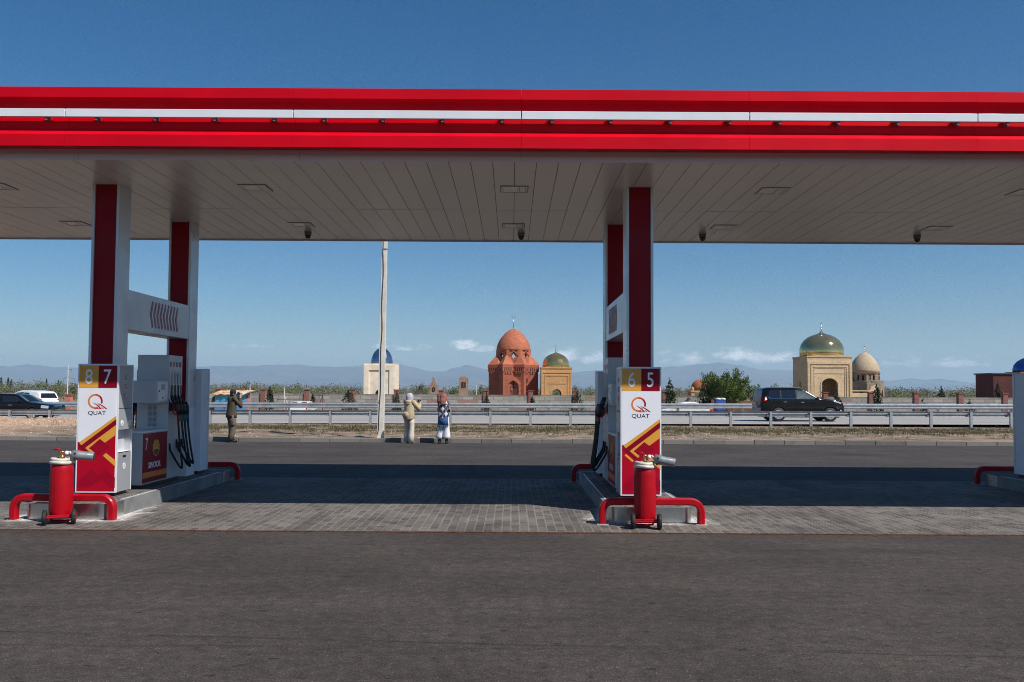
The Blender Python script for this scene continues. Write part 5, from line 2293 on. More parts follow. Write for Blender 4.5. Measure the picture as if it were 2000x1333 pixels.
# ================================================================== poles and small structures
th = thing('concrete_pole', 'tall pale concrete lamp pole with a cable down its side', 'pole', (-4.37, 28.98, .1))
b = MB()
H_ = 9.0
b.X = Matrix.Rotation(radians(.55), 4, 'Y')
vs = []
w0, w1 = .105, .072
b.add([(-w0, -w0, 0), (w0, -w0, 0), (w0, w0, 0), (-w0, w0, 0), (-w1, -w1, H_), (w1, -w1, H_), (w1, w1, H_), (-w1, w1, H_)], [(0, 1, 5, 4), (1, 2, 6, 5), (2, 3, 7, 6), (3, 0, 4, 7), (4, 5, 6, 7), (3, 2, 1, 0)])
b.build('shaft', mat('weathered_pole', S(226, 216, 202), .9, 0, .12, 3, .4, 30), th)
b = MB()
b.X = Matrix.Rotation(radians(.55), 4, 'Y')
b.smooth = True
pts = [(-.105, -.13, .1)]
for i in range(40):
    z = .3 + i * .215
    pts.append((-.02 - .012 * sin(i * .7) - .02 * mnoise.noise((i * .35, 2, 2)) - .03 * exp(-i * .3), -.122 + .025 * (z / H_), z))
b.tube(pts, .0085, 6)
b.build('cable', M['black'], th)
b = MB()
b.X = Matrix.Rotation(radians(.55), 4, 'Y')
for z in (6.35, 6.75):
    b.box(-.09, .09, -.10, .09, z, z + .03)
b.tube([(-.02, -.1, 6.1), (-.05, -.16, 6.5), (0, -.12, 6.9)], .012, 6)
b.box(-.105, -.06, -.107, -.10, 1.18, 1.27)
b.build('clamp', M['galv'], th)

Yp = 150.
sp_ = Yp / 1690.56
th = thing('utility_pole', 'thin far utility pole with crossarms beyond the parked white car', 'utility pole', ((133 - 1000) * sp_, Yp, -.47))
b = MB()
hz_ = zy(133, 713, Yp) + .47
b.tube([(0, 0, 0), (0, 0, hz_)], [.13, .085], 8)
b.build('pole', mat('pale_pole', S(206, 196, 180), .9), th)
b = MB()
z1_ = zy(133, 736, Yp) + .47
z2_ = zy(133, 722, Yp) + .47
b.tube([(-.7, 0, z1_ - .35), (.05, 0, z1_), (1.15, 0, z1_ - .35)], .04, 5)
b.tube([(.0, 0, z2_), (.65, 0, z2_)], .035, 5)
for x in (-.7, 1.15):
    b.tube([(x, 0, z1_ - .9), (x, 0, z1_ - .35)], .035, 5)
b.tube([(.65, 0, z2_ - .5), (.65, 0, z2_)], .035, 5)
b.build('crossarm', M['dark_grey'], th)

Yq_ = 76.5
sq_ = Yq_ / 1690.56
for px, top, lb, capm in ((489, 757, 'white marker post with a grey cap beside the blue shack', 'galv'), (931, 752, 'thin white post on the plain left of the red mausoleum', None), (556, 757, 'short pale post with a leaning brace near the first pillar', None)):
    Y = Yq_ if px != 931 else 120.
    s_ = Y / 1690.56
    th = thing('marker_post', lb, 'post', ((px - 1000) * s_, Y, -.5))
    h = zy(px, top, Y) + .5
    b = MB()
    b.tube([(0, 0, 0), (0, 0, h)], .055 if px == 489 else .045, 8)
    if px == 556:
        b.tube([(0, 0, h * .72), (.32, 0, h * .42)], .04, 6)
    b.build('shaft', mat('whitewash', (.62, .60, .55), .8), th)
    if capm:
        b = MB()
        b.lathe([(.06, h), (.075, h + .02), (.07, h + .22), (.03, h + .26)], (0, 0, 0), 10)
        b.build('cap', M[capm], th)

M['salmon_brick'] = brick_mat('salmon_brick', S(206, 122, 100), S(190, 104, 84), S(190, 130, 110), .25, .08, .15)
for px, w, Y, lb, top in ((137, 10, 74.5, 'salmon brick gate pillar under the far utility pole', 770), (483, 8, 74.5, 'salmon brick gate pillar behind the man in olive', 773)):
    s_ = Y / 1690.56
    th = thing('gate_pillar', lb, 'gate pillar', ((px - 1000) * s_, Y, -.5), 0)
    h = zy(px, top, Y) + .5
    hw = w * s_ / 2
    b = MB()
    b.box(-hw, hw, -hw, hw, 0, h - .14)
    b.build('shaft', M['salmon_brick'], th)
    b = MB()
    b.box(-hw - .05, hw + .05, -hw - .05, hw + .05, h - .138, h)
    b.build('cap', M['pillar_cap'], th)

# ---- blue shack with rusty roof
Ys = 73.
ss = Ys / 1690.56
th = thing('blue_shack', 'blue metal shack with rusty sheet roof behind the man in olive', 'shack', ((446 - 1000) * ss, Ys + 1.2, -.48))
zb_, zf_ = zy(440, 764, Ys) + .48, zy(440, 771, Ys) + .48
hwx = 30 * ss
bm_ = NT('faded_blue_sheet')
c = bm_.mix(bm_.ramp(bm_.noise(1.2, 6, .7), .4, .65), S(70, 158, 196), S(96, 176, 206))
c = bm_.mix(bm_.ramp(bm_.xyz()[2], 1.15, 1.28), S(64, 134, 196), c)
c = bm_.mix(bm_.ramp(bm_.noise(3, 8, .75), .62, .72, 0, .8), c, S(120, 80, 52))
bm_.color(c)
bm_.set(Roughness=.6)
b = MB()
b.prism([(-1.2, 0), (1.2, 0), (1.2, zb_ - .04), (-1.2, zf_ - .04)], -hwx + .2, hwx - .12, 'YZ')
b.build('walls', bm_.m, th)
b = MB()
rm = NT('rusty_roof_sheet')
c = rm.mix(rm.ramp(rm.noise(1.6, 6, .7, rm.scaled((1.4, .5, .5))), .45, .56), S(206, 190, 160), S(180, 112, 60))
rm.color(c)
rm.set(Roughness=.8)
rr_ = random.Random(3)
n_ = 18
vs, fs = [], []
for j in range(4):
    for i in range(n_ + 1):
        x = -hwx - .1 + (2 * hwx + .35) * i / n_
        y = -1.45 + 2.9 * j / 3
        z = zf_ + (zb_ - zf_) * (y + 1.2) / 2.4 + rr_.uniform(-.05, .05) + .02
        vs.append((x, y + rr_.uniform(-.1, .1) * (j == 0), z))
nv = len(vs)
vs += [(x, y, z + .03) for x, y, z in vs]
for j in range(3):
    for i in range(n_):
        a = j * (n_ + 1) + i
        fs.append((a, a + n_ + 1, a + n_ + 2, a + 1))
        fs.append((nv + a, nv + a + 1, nv + a + n_ + 2, nv + a + n_ + 1))
for i in range(n_):
    fs.append((i, i + 1, nv + i + 1, nv + i))
b.add(vs, fs)
b.build('roof', rm.m, th)
b = MB()
b.prism([(-hwx - .35, 0), (-hwx + .19, 0), (-hwx + .19, zf_ - .1), (-hwx + .02, zf_ - .2)], -1.19, .6, 'XZ')
b.build('lean_to', mat('tarred_boards', (.02, .018, .016), .9), th)

# ---- blue waste container, brown fence panel
Yd_ = 73.5
sd_ = Yd_ / 1690.56
th = thing('waste_container', 'blue waste container with white rounded lids by the barrier', 'waste container', ((1406 - 1000) * sd_, Yd_, -.5))
h = zy(1406, 779, Yd_) + .5
b = MB()
b.prism([(-.36, .1), (.36, .1), (.40, h - .05), (-.40, h - .05)], -.4, .4, 'XZ')
for z in (.35, .7, 1.05):
    b.box(-.41, .41, -.425, -.40, z, z + .05)
b.build('bin_body', mat('blue_enamel', S(46, 84, 168), .5, 0, .3, 3), th)
for s in (-1, 1):
    b = MB()
    b.smooth = True
    b.tube([(s * .2, -.42, h - .02), (s * .2, .42, h - .02)], [(.20, .10), (.20, .10)], 12)
    b.build('lid', mat('white_lid', (.75, .74, .72), .5), th)
Yf_ = 74.
sf_ = Yf_ / 1690.56
xa, xb_ = (1416 - 1000) * sf_, (1476 - 1000) * sf_
th = thing('board_fence', 'brown upright board fence panel under the large green tree', 'fence', ((xa + xb_) / 2, Yf_ + .4, -.5))
b = MB()
rf = random.Random(8)
wd = xb_ - xa
n_ = 17
for i in range(n_):
    x = -wd / 2 + wd * i / n_
    hh = zy(1440, 783, Yf_) + .5 + rf.uniform(-.06, .06)
    b.box(x + .006, x + wd / n_ - .006, -.012 + rf.uniform(-.01, .01), .012, .05, hh)
b.build('boards', mat('brown_boards', S(120, 78, 62), .9, 0, .3, 2), th)
b = MB()
for z in (.4, 1.1):
    b.box(-wd / 2, wd / 2, .013, .05, z, z + .08)
b.build('rails', M['bark'], th)
# rusty gate frame by the wall
th = thing('rusty_gate_frame', 'rusty brown metal frame leaning by the wall between the first pillars', 'metal frame', (wx(623, 76.), 76., -.5))
b = MB()
h = zy(623, 772, 76.) + .5
b.tube([(-.38, 0, 0), (-.38, 0, h - .03)], .035, 6)
b.tube([(.38, 0, 0), (.38, 0, h)], .035, 6)
b.tube([(-.38, 0, h - .06), (.38, 0, h)], .03, 6)
b.tube([(.02, 0, .8), (.36, 0, h - .05)], .03, 6)
b.build('frame', M['dirt_steel'], th)
th = thing('pipe_railing', 'low rusty pipe railing left of the second wall pillar', 'railing', (wx(568, 76.), 76., -.5))
b = MB()
h = zy(568, 779, 76.) + .5
b.tube([(-1.15, 0, 0), (-1.15, 0, h)], .03, 6)
b.tube([(1.15, 0, 0), (1.15, 0, h + .12)], .03, 6)
b.tube([(-1.15, 0, h - .08), (1.15, 0, h - .1)], .028, 6)
b.build('railing_tubes', M['dirt_steel'], th)
# dry pole tepee behind the wall
th = thing('pole_stack', 'stack of bare poles leaning together behind the wall', 'poles', (wx(1158, 84.), 84., -.5))
b = MB()
for i in range(9):
    a = i * .7
    b.tube([(-1.3 + .33 * i, .3 * sin(a), 0), (.55 + .10 * i, 0, 2.2 + .12 * sin(i))], .028, 5)
b.build('poles', M['twig'], th)

# ================================================================== vehicles
M['paint_black'] = mat('black_car_paint', (.004, .0045, .007), .12, 0, .1, 2, spec=.4, coat=.15, rvar=.02)
M['paint_white'] = mat('white_car_paint', (.76, .76, .76), .25, 0, .03, 2, coat=.6)
M['chrome'] = mat('chrome_trim', (.75, .75, .76), .15, 1, .05, 5)
M['tail_red'] = mat('red_tail_lamp', (.45, .01, .01), .2, 0, .1, 5, coat=.5)
tl = NT('lit_tail_lamp')
tl.color((.5, .01, .005))
tl.p.inputs['Emission Color'].default_value = (1, .03, .01, 1)
tl.p.inputs['Emission Strength'].default_value = 3
M['tail_lit'] = tl.m
tl = NT('lit_tail_bulb')
tl.color((.8, .2, .1))
tl.p.inputs['Emission Color'].default_value = (1, .25, .12, 1)
tl.p.inputs['Emission Strength'].default_value = 14
M['tail_bulb'] = tl.m
M['lamp_glass'] = mat('headlamp_glass', (.62, .64, .66), .12, .3, .1, 10, coat=.5)
gl = NT('tinted_glass')
gl.color((.05, .062, .06))
gl.set(Roughness=.04)
gl.p.inputs['Specular IOR Level'].default_value = .9
M['glass_green'] = mat('green_tinted_glass', (.10, .125, .115), .06, 0, .35, 3, spec=.9)
M['alloy'] = mat('alloy_wheel', (.55, .55, .56), .3, .8, .1, 8)


def car(name, label, cat, loc, rz, S_, group=None):
    th = thing(name, label, cat, loc, rz, group)
    L, belt, top, hw, tp = S_['L'], S_['belt'], S_['top'], S_['hw'], S_['taper']
    off = L / 2

    def hy(x, z):
        k = max(0, (z - belt) / (top - belt))
        e = 1 - .10 * max(0, (abs(x) - off + .75) / .75) ** 2     # plan taper at the ends
        return hw * (1 - tp * k) * e - .02 * max(0, (.55 - z)) * 2
    up = [(x - off, z) for x, z in S_['upper']]
    r = S_['wr'] + .055
    bot = [(up[-1][0] + .0, S_['sill'])]
    for xc in S_['wheels']:
        for i in range(13):
            a = pi - pi * i / 12
            bot.append((xc - off + r * cos(a), max(S_['sill'], S_['wr'] + r * sin(a))))
    bot.append((up[0][0], S_['sill']))
    poly = bot + up            # rear-bottom -> front-bottom, then nose up and back along the roof
    # lofted shell: cross-sections along the car
    ups = up

    def ztop(x):
        zs = []
        for (xa, za), (xb, zb) in zip(ups, ups[1:]):
            if min(xa, xb) - 1e-6 <= x <= max(xa, xb) + 1e-6:
                zs.append(za if abs(xb - xa) < 1e-6 else za + (zb - za) * (x - xa) / (xb - xa))
                if abs(xb - xa) < 1e-6:
                    zs.append(zb)
        return max(zs) if zs else S_['sill'] + .3

    def zbot(x):
        z = S_['sill']
        for xc in S_['wheels']:
            d = abs(x - (xc - off))
            if d < r:
                z = max(z, S_['wr'] + sqrt(r * r - d * d))
        return z
    st = [-off + L * i / 150 for i in range(1, 150)]
    for xc in S_['wheels']:
        st += [xc - off + r * cos(pi * i / 16) * .9999 for i in range(17)]
    st = sorted(st)
    secs = []

    def section(x, zb, zt, ky=1.0):
        zr = zt - .085
        zbelt = min(belt, zr - .02)
        zl = [zb + (zbelt - zb) * q for q in (0, .06, .3, .6, .85, 1)]
        zu = [zbelt + (zr - zbelt) * q for q in (.34, .68, 1)]
        pts = [(hy(x, z) * ky, z) for z in zl + zu]
        pts[0] = (pts[0][0] - .02, pts[0][1])
        ye = hy(x, zr) * ky
        pts += [(ye - .015, zt - .045), (ye - .05, zt - .014), (ye - .12, zt), (ye * .5, zt + .012), (0, zt + .016)]
        return [(x, -y, z) for y, z in pts] + [(x, y, z) for y, z in pts[-2::-1]]
    x0_, x1_ = st[0], st[-1]
    secs.append(section(-off + .004, zbot(x0_) + .12, ztop(x0_) - .10, .93))
    for x in st:
        secs.append(section(x, zbot(x), ztop(x), 1.0 if min(x - x0_, x1_ - x) > .06 else .975))
    secs.append(section(off - .004, zbot(x1_) + .12, ztop(x1_) - .08, .90))
    b = MB()
    b.smooth = True
    k = len(secs[0])
    vs = [p for q in secs for p in q]
    fs = []
    for i in range(len(secs) - 1):
        for j in range(k - 1):
            fs.append((i * k + j, i * k + j + 1, (i + 1) * k + j + 1, (i + 1) * k + j))
    fs.append(list(range(k)))
    fs.append([(len(secs) - 1) * k + j for j in range(k)][::-1])
    b.add(vs, fs)
    body = b.build('body', M[S_['paint']], th)
    bmx = bmesh.new()
    bmx.from_mesh(body.data)
    bmesh.ops.recalc_face_normals(bmx, faces=bmx.faces)
    bmx.to_mesh(body.data)
    bmx.free()
    # underside block between the wheels
    b = MB()
    b.box(-off + .25, off - .25, -hw + .22, hw - .22, .22, S_['sill'] + .25)
    b.build('underbody', M['black'], th)

    def patch(nm, m, pts, parent=body, o=.006, side=None):
        for s in ((-1, 1) if side is None else (side,)):
            b = MB()
            q = [(x - off, z) for x, z in pts]
            k = len(q)
            vs = [(x, s * (hy(x, z) + o), z) for x, z in q] + [(x, s * (hy(x, z) - .02), z) for x, z in q]
            f = [list(range(k)), [k + i for i in range(k)][::-1]] + [(i, k + i, k + (i + 1) % k, (i + 1) % k) for i in range(k)]
            b.add(vs, f)
            b.build(nm, m, parent)

    for q in S_['windows']:
        patch('side_window', M[q[0]], q[1])
    for nm, m, pts, o in S_.get('patches', []):
        patch(nm, M[m], pts, body, o)

    def across(nm, m, p, q, w0, w1, o=.008):
        """glass or lamp bar lying across the car between outline points p (low) and q (high)"""
        p, q = Vector((p[0] - off, p[1])), Vector((q[0] - off, q[1]))
        d = (q - p).normalized()
        nn = Vector((-d.y, d.x))
        c_ = Vector((0, .8))
        if (p - c_).dot(nn) < 0:
            nn = -nn
        b = MB()
        vs = []
        for u in (o, -.03):
            for (pt, w) in ((p, w0), (q, w1)):
                for s in (-1, 1):
                    vs.append((pt.x + nn.x * u, s * w, pt.y + nn.y * u))
        b.add(vs, [(0, 1, 3, 2), (4, 6, 7, 5), (0, 4, 5, 1), (2, 3, 7, 6), (0, 2, 6, 4), (1, 5, 7, 3)])
        b.build(nm, m, body)
    for a in S_['across']:
        across(a[0], M[a[1]], a[2], a[3], a[4], a[5])
    for xc in S_['wheels']:
        for s in (-1, 1):
            b = MB()
            b.smooth = True
            w = .115
            rw = S_['wr']
            yc = s * (hw - .125)
            b.lathe([(rw * .66, -w), (rw * .94, -w), (rw, -w * .7), (rw, w * .7), (rw * .94, w), (rw * .66, w)], (0, 0, 0), 28, 'Y')
            wh = b.build('wheel', M['rubber'], th, (xc - off, yc, rw))
            b = MB()
            ysg = s * (w - .02)
            b.lathe([(rw * .62, -.06), (rw * .66, .0), (rw * .66, .06)], (0, s * (w - .10), 0), 24, 'Y')
            b.cur = 1
            b.lathe([(.06, -.02), (.05, .02)], (0, s * (w + .0), 0), 12, 'Y')
            for i in range(S_.get('spokes', 6)):
                a = 2 * pi * i / S_.get('spokes', 6)
                b.tube([(.03 * cos(a), s * w, .03 * sin(a)), (rw * .64 * cos(a), s * (w - .01), rw * .64 * sin(a))], [.045, .035], 5)
            b.lathe([(rw * .60, -.012), (rw * .67, -.012), (rw * .67, .012), (rw * .60, .012)], (0, s * (w - .005), 0), 28, 'Y')
            b.build('rim', [M['black'], M['alloy']], wh)
    for s in (-1, 1):
        b = MB()
        b.smooth = True
        mx, mz = S_['mirror'][0] - off, S_['mirror'][1]
        b.ball((mx, s * (hy(mx, mz) + .10), mz), (.07, .11, .08), 10, 6)
        b.tube([(mx, s * hy(mx, mz) * .97, mz - .04), (mx, s * (hy(mx, mz) + .08), mz - .02)], .02, 6)
        b.build('wing_mirror', M[S_['paint']], th)
    if S_.get('rails'):
        x0, x1 = S_['rails']
        for s in (-1, 1):
            b = MB()
            y = s * (hy(0, top) - .10)
            b.tube([(x0 - off, y, top - .045), (x0 - off + .12, y, top + .025), (x1 - off - .12, y, top + .015), (x1 - off, y, top - .07)], .016, 6)
            b.build('roof_rail', M['dark_grey'], th)
    return th


SUV = dict(L=5.06, belt=1.22, top=1.86, hw=.945, taper=.20, wr=.385, sill=.40, wheels=(1.40, 4.24), paint='paint_black', mirror=(3.50, 1.27), rails=(.75, 2.75), bev=.075,
           upper=[(5.00, .44), (5.06, .62), (5.04, .86), (4.97, 1.02), (4.82, 1.13), (4.55, 1.20), (3.75, 1.275), (3.58, 1.32), (2.98, 1.70), (2.72, 1.80), (2.3, 1.86), (.75, 1.86), (.27, 1.80), (.18, 1.60), (.05, 1.18), (.0, .88), (.0, .62), (.06, .44)],
           windows=[('glass_dark', [(.62, 1.36), (.74, 1.28), (1.50, 1.26), (1.50, 1.72), (.70, 1.70)]), ('glass_dark', [(1.58, 1.26), (2.34, 1.25), (2.34, 1.74), (1.58, 1.73)]),
                    ('glass_green', [(2.42, 1.25), (3.42, 1.27), (3.36, 1.35), (2.88, 1.67), (2.42, 1.73)])],
           patches=[('belt_trim', 'chrome', [(.70, 1.262), (.74, 1.235), (3.40, 1.235), (3.40, 1.25), (.78, 1.25), (.60, 1.36), (.52, 1.42), (.50, 1.40)], .009),
                    ('door_handle', 'chrome', [(1.66, 1.06), (1.84, 1.06), (1.84, 1.09), (1.66, 1.09)], .03), ('door_handle', 'chrome', [(2.62, 1.05), (2.80, 1.05), (2.80, 1.08), (2.62, 1.08)], .03),
                    ('tail_lamp', 'tail_lit', [(.32, 1.14), (.50, 1.18), (.46, 1.34), (.36, 1.36)], .012), ('tail_bulb', 'tail_bulb', [(.38, 1.20), (.46, 1.20), (.46, 1.29), (.38, 1.29)], .02),
                    ('headlamp', 'lamp_glass', [(4.40, 1.10), (4.72, 1.02), (4.84, .98), (4.86, 1.04), (4.70, 1.11), (4.50, 1.15)], .010),
                    ('fog_lamp', 'lamp_glass', [(4.78, .60), (4.88, .60), (4.88, .65), (4.78, .65)], .01), ('sill_trim', 'dark_grey', [(1.92, .42), (3.72, .42), (3.72, .50), (1.92, .50)], .012),
                    ('pillar_cover', 'black', [(1.51, 1.26), (1.57, 1.26), (1.57, 1.73), (1.51, 1.72)], .005), ('pillar_cover', 'black', [(2.35, 1.25), (2.41, 1.25), (2.41, 1.73), (2.35, 1.74)], .005)],
           across=[('windscreen', 'glass_green', (3.55, 1.34), (2.99, 1.69), .78, .66), ('rear_window', 'glass_dark', (.095, 1.30), (.215, 1.66), .70, .62), ('rear_bumper', 'dark_grey', (-.0, .50), (-.0, .74), .80, .82),
                   ('grille', 'dark_grey', (5.05, .68), (5.035, .90), .45, .48)])


def shorten(S_, cut, keep):
    """trim the rear overhang: everything behind the rear wheel is squeezed, the rest moves back"""
    w0 = S_['wheels'][0]

    def f(x):
        return x * keep if x < w0 else x - cut
    S_['L'] = f(S_['L'])
    S_['wheels'] = tuple(f(x) for x in S_['wheels'])
    S_['mirror'] = (f(S_['mirror'][0]), S_['mirror'][1])
    if S_['rails']:
        S_['rails'] = tuple(f(x) for x in S_['rails'])
    S_['upper'] = [(f(x), z) for x, z in S_['upper']]
    S_['windows'] = [(m_, [(f(x), z) for x, z in q]) for m_, q in S_['windows']]
    S_['patches'] = [(a_, m_, [(f(x), z) for x, z in q], o_) for a_, m_, q, o_ in S_['patches']]
    S_['across'] = [(a_, m_, (f(p[0]), p[1]), (f(q[0]), q[1]), w1, w2) for a_, m_, p, q, w1, w2 in S_['across']]


shorten(SUV, .42, .98 / 1.40)
YSV = 48.6
xs_ = 16.02
suv = car('black_suv', 'black four-wheel-drive car with a lit red tail lamp driving along the highway', 'car', (xs_, YSV, road_z(xs_)), 0, SUV)

SED = dict(L=5.1, belt=.94, top=1.43, hw=.92, taper=.22, wr=.325, sill=.27, wheels=(1.05, 4.10), paint='paint_black', mirror=(3.40, 1.02), bev=.06, spokes=8,
           upper=[(5.05, .30), (5.10, .46), (5.09, .72), (5.02, .82), (4.85, .86), (3.95, .97), (3.78, 1.01), (3.22, 1.36), (2.95, 1.42), (2.3, 1.43), (1.75, 1.38), (1.05, 1.03), (.9, 1.0), (.12, .97), (.02, .86), (.0, .50), (.05, .30)],
           windows=[('glass_dark', [(1.25, 1.0), (2.35, .98), (2.35, 1.34), (1.78, 1.31)]), ('glass_dark', [(2.43, .98), (3.62, .99), (3.18, 1.30), (2.43, 1.34)])],
           patches=[('headlamp', 'lamp_glass', [(4.60, .66), (4.98, .64), (5.0, .78), (4.62, .82)], .010), ('tail_lamp', 'tail_red', [(.03, .72), (.30, .72), (.30, .88), (.05, .88)], .01),
                    ('side_moulding', 'dark_grey', [(1.5, .42), (3.65, .42), (3.65, .50), (1.5, .50)], .012), ('door_handle', 'chrome', [(1.95, .80), (2.2, .80), (2.2, .83), (1.95, .83)], .02), ('door_handle', 'chrome', [(2.85, .80), (3.05, .80), (3.05, .83), (2.85, .83)], .02)],
           across=[('windscreen', 'glass_green', (3.75, 1.03), (3.24, 1.35), .76, .62), ('rear_window', 'glass_dark', (1.12, 1.07), (1.72, 1.36), .72, .60), ('grille', 'chrome', (5.09, .56), (5.06, .79), .38, .40), ('front_bumper', 'dark_grey', (5.10, .38), (5.10, .50), .80, .82)])
Ysd = 48.0
nose = (117 - 1000) * Ysd / 1690.56
car('black_sedan', 'black saloon car driving in from the left edge with clear headlamp', 'car', (nose - 2.55, Ysd, road_z(nose)), 0, SED)

WSU = dict(SUV)
WSU.update(paint='paint_white', L=4.75, hw=.92, wheels=(1.0, 3.75), top=1.74, belt=1.12, sill=.36, wr=.36, mirror=(3.25, 1.15), rails=None,
           upper=[(4.70, .40), (4.75, .58), (4.73, .80), (4.62, .95), (4.3, 1.04), (3.5, 1.14), (3.3, 1.2), (2.6, 1.64), (2.2, 1.73), (1.4, 1.74), (.45, 1.66), (.25, 1.55), (.08, 1.10), (.0, .98), (.0, .60), (.05, .40)],
           windows=[('glass_dark', [(.95, 1.16), (1.75, 1.14), (1.75, 1.58), (1.25, 1.56)]), ('glass_dark', [(1.82, 1.14), (3.15, 1.16), (2.55, 1.56), (1.82, 1.60)])],
           patches=[('tail_lamp', 'tail_red', [(.02, .96), (.40, .98), (.34, 1.12), (.08, 1.14)], .012), ('headlamp', 'lamp_glass', [(4.2, .90), (4.6, .84), (4.62, .93), (4.3, 1.0)], .01)],
           across=[('windscreen', 'glass_dark', (3.27, 1.22), (2.64, 1.61), .74, .62), ('rear_window', 'glass_dark', (.10, 1.16), (.24, 1.52), .72, .60), ('number_plate', 'dark_grey', (.005, .84), (.03, .96), .27, .27), ('tail_lamp', 'tail_red', (.03, 1.0), (.075, 1.09), .86, .84)])
Yw = 67.
car('white_suv', 'white parked car with red tail lamps behind the black saloon', 'car', ((56 - 1000) * Yw / 1690.56, Yw, -.18), radians(158), WSU)

WHT = dict(SED)
WHT.update(paint='paint_white', L=4.2, wheels=(.85, 3.35), mirror=(2.75, 1.0), hw=.85,
           upper=[(4.15, .30), (4.2, .46), (4.19, .70), (4.1, .80), (3.3, .95), (3.1, 1.0), (2.55, 1.34), (2.3, 1.41), (1.6, 1.42), (1.2, 1.36), (.55, 1.03), (.4, 1.0), (.08, .96), (.0, .82), (.0, .50), (.05, .30)],
           windows=[('glass_dark', [(.80, 1.0), (1.75, .98), (1.75, 1.32), (1.25, 1.30)]), ('glass_dark', [(1.82, .98), (2.95, .99), (2.5, 1.28), (1.82, 1.32)])],
           patches=[('headlamp', 'lamp_glass', [(3.75, .66), (4.1, .62), (4.12, .74), (3.8, .80)], .010), ('tail_lamp', 'tail_red', [(.03, .70), (.30, .70), (.30, .86), (.05, .86)], .01)],
           across=[('windscreen', 'glass_dark', (3.08, 1.02), (2.57, 1.33), .72, .60), ('rear_window', 'glass_dark', (.6, 1.06), (1.17, 1.35), .70, .58)])
car('white_car', 'low white car parked beyond the far barrier next to the blue waste container', 'car', (14.0, 70., -.50), radians(180), WHT)
wc = car('white_car', 'white car parked end-on beyond the far barrier right of the man in olive', 'car', ((579 - 1000) * 69 / 1690.56, 71.2, -.52), radians(90), WHT)
wc.scale = (1, 1, .93)


# ================================================================== people
def skin_mesh(J, E_, sub=2):
    """J: name -> (pos, radius); E_: list of name pairs; first name is the root"""
    names = list(J)
    me = bpy.data.meshes.new('figure')
    me.from_pydata([J[k][0] for k in names], [(names.index(a), names.index(c)) for a, c in E_], [])
    o = bpy.data.objects.new('figure', me)
    COL.objects.link(o)
    md = o.modifiers.new('skin', 'SKIN')
    md.use_smooth_shade = True
    md.branch_smoothing = .4
    if not me.skin_vertices:
        me.skin_vertices.new()
    sv = me.skin_vertices[0].data
    for i, k in enumerate(names):
        r = J[k][1]
        sv[i].radius = r if isinstance(r, tuple) else (r, r)
        sv[i].use_root = (i == 0)
    ms = o.modifiers.new('sub', 'SUBSURF')
    ms.levels = ms.render_levels = sub
    dg = bpy.context.evaluated_depsgraph_get()
    out = bpy.data.meshes.new_from_object(o.evaluated_get(dg))
    bpy.data.objects.remove(o)
    b = MB()
    b.smooth = True
    b.add([v.co for v in out.vertices], [list(p.vertices) for p in out.polygons])
    return b


def hand_joints(J, E_, side, wrist, tipdir, palmdir):
    """wrist -> palm -> four unequal bent fingers and a thumb from the palm's side"""
    d = Vector(tipdir).normalized()
    n = Vector(palmdir).normalized()
    s = d.cross(n).normalized() * side
    w = Vector(wrist)
    p = w + d * .05
    J['palm' + str(side)] = (p, (.030, .017))
    E_.append(('wrist' + str(side), 'palm' + str(side)))
    for k, (o, l) in enumerate(((.027, .070), (.009, .078), (-.009, .073), (-.027, .058))):
        a = p + d * .035 + s * o
        m_ = a + d * l * .5 + n * .012
        e = m_ + n * l * .45 + d * l * .12
        for nm, q, r in (('k', a, .0105), ('m', m_, .009), ('t', e, .0075)):
            J[f'{nm}{k}_{side}'] = (q, r)
        E_ += [('palm' + str(side), f'k{k}_{side}'), (f'k{k}_{side}', f'm{k}_{side}'), (f'm{k}_{side}', f't{k}_{side}')]
    a = p + s * .034 - d * .005
    e = a + d * .03 + s * .016 + n * .018
    J[f'th_{side}'] = (a, .012)
    J[f'tt_{side}'] = (e + d * .015, .0085)
    E_ += [('palm' + str(side), f'th_{side}'), (f'th_{side}', f'tt_{side}')]


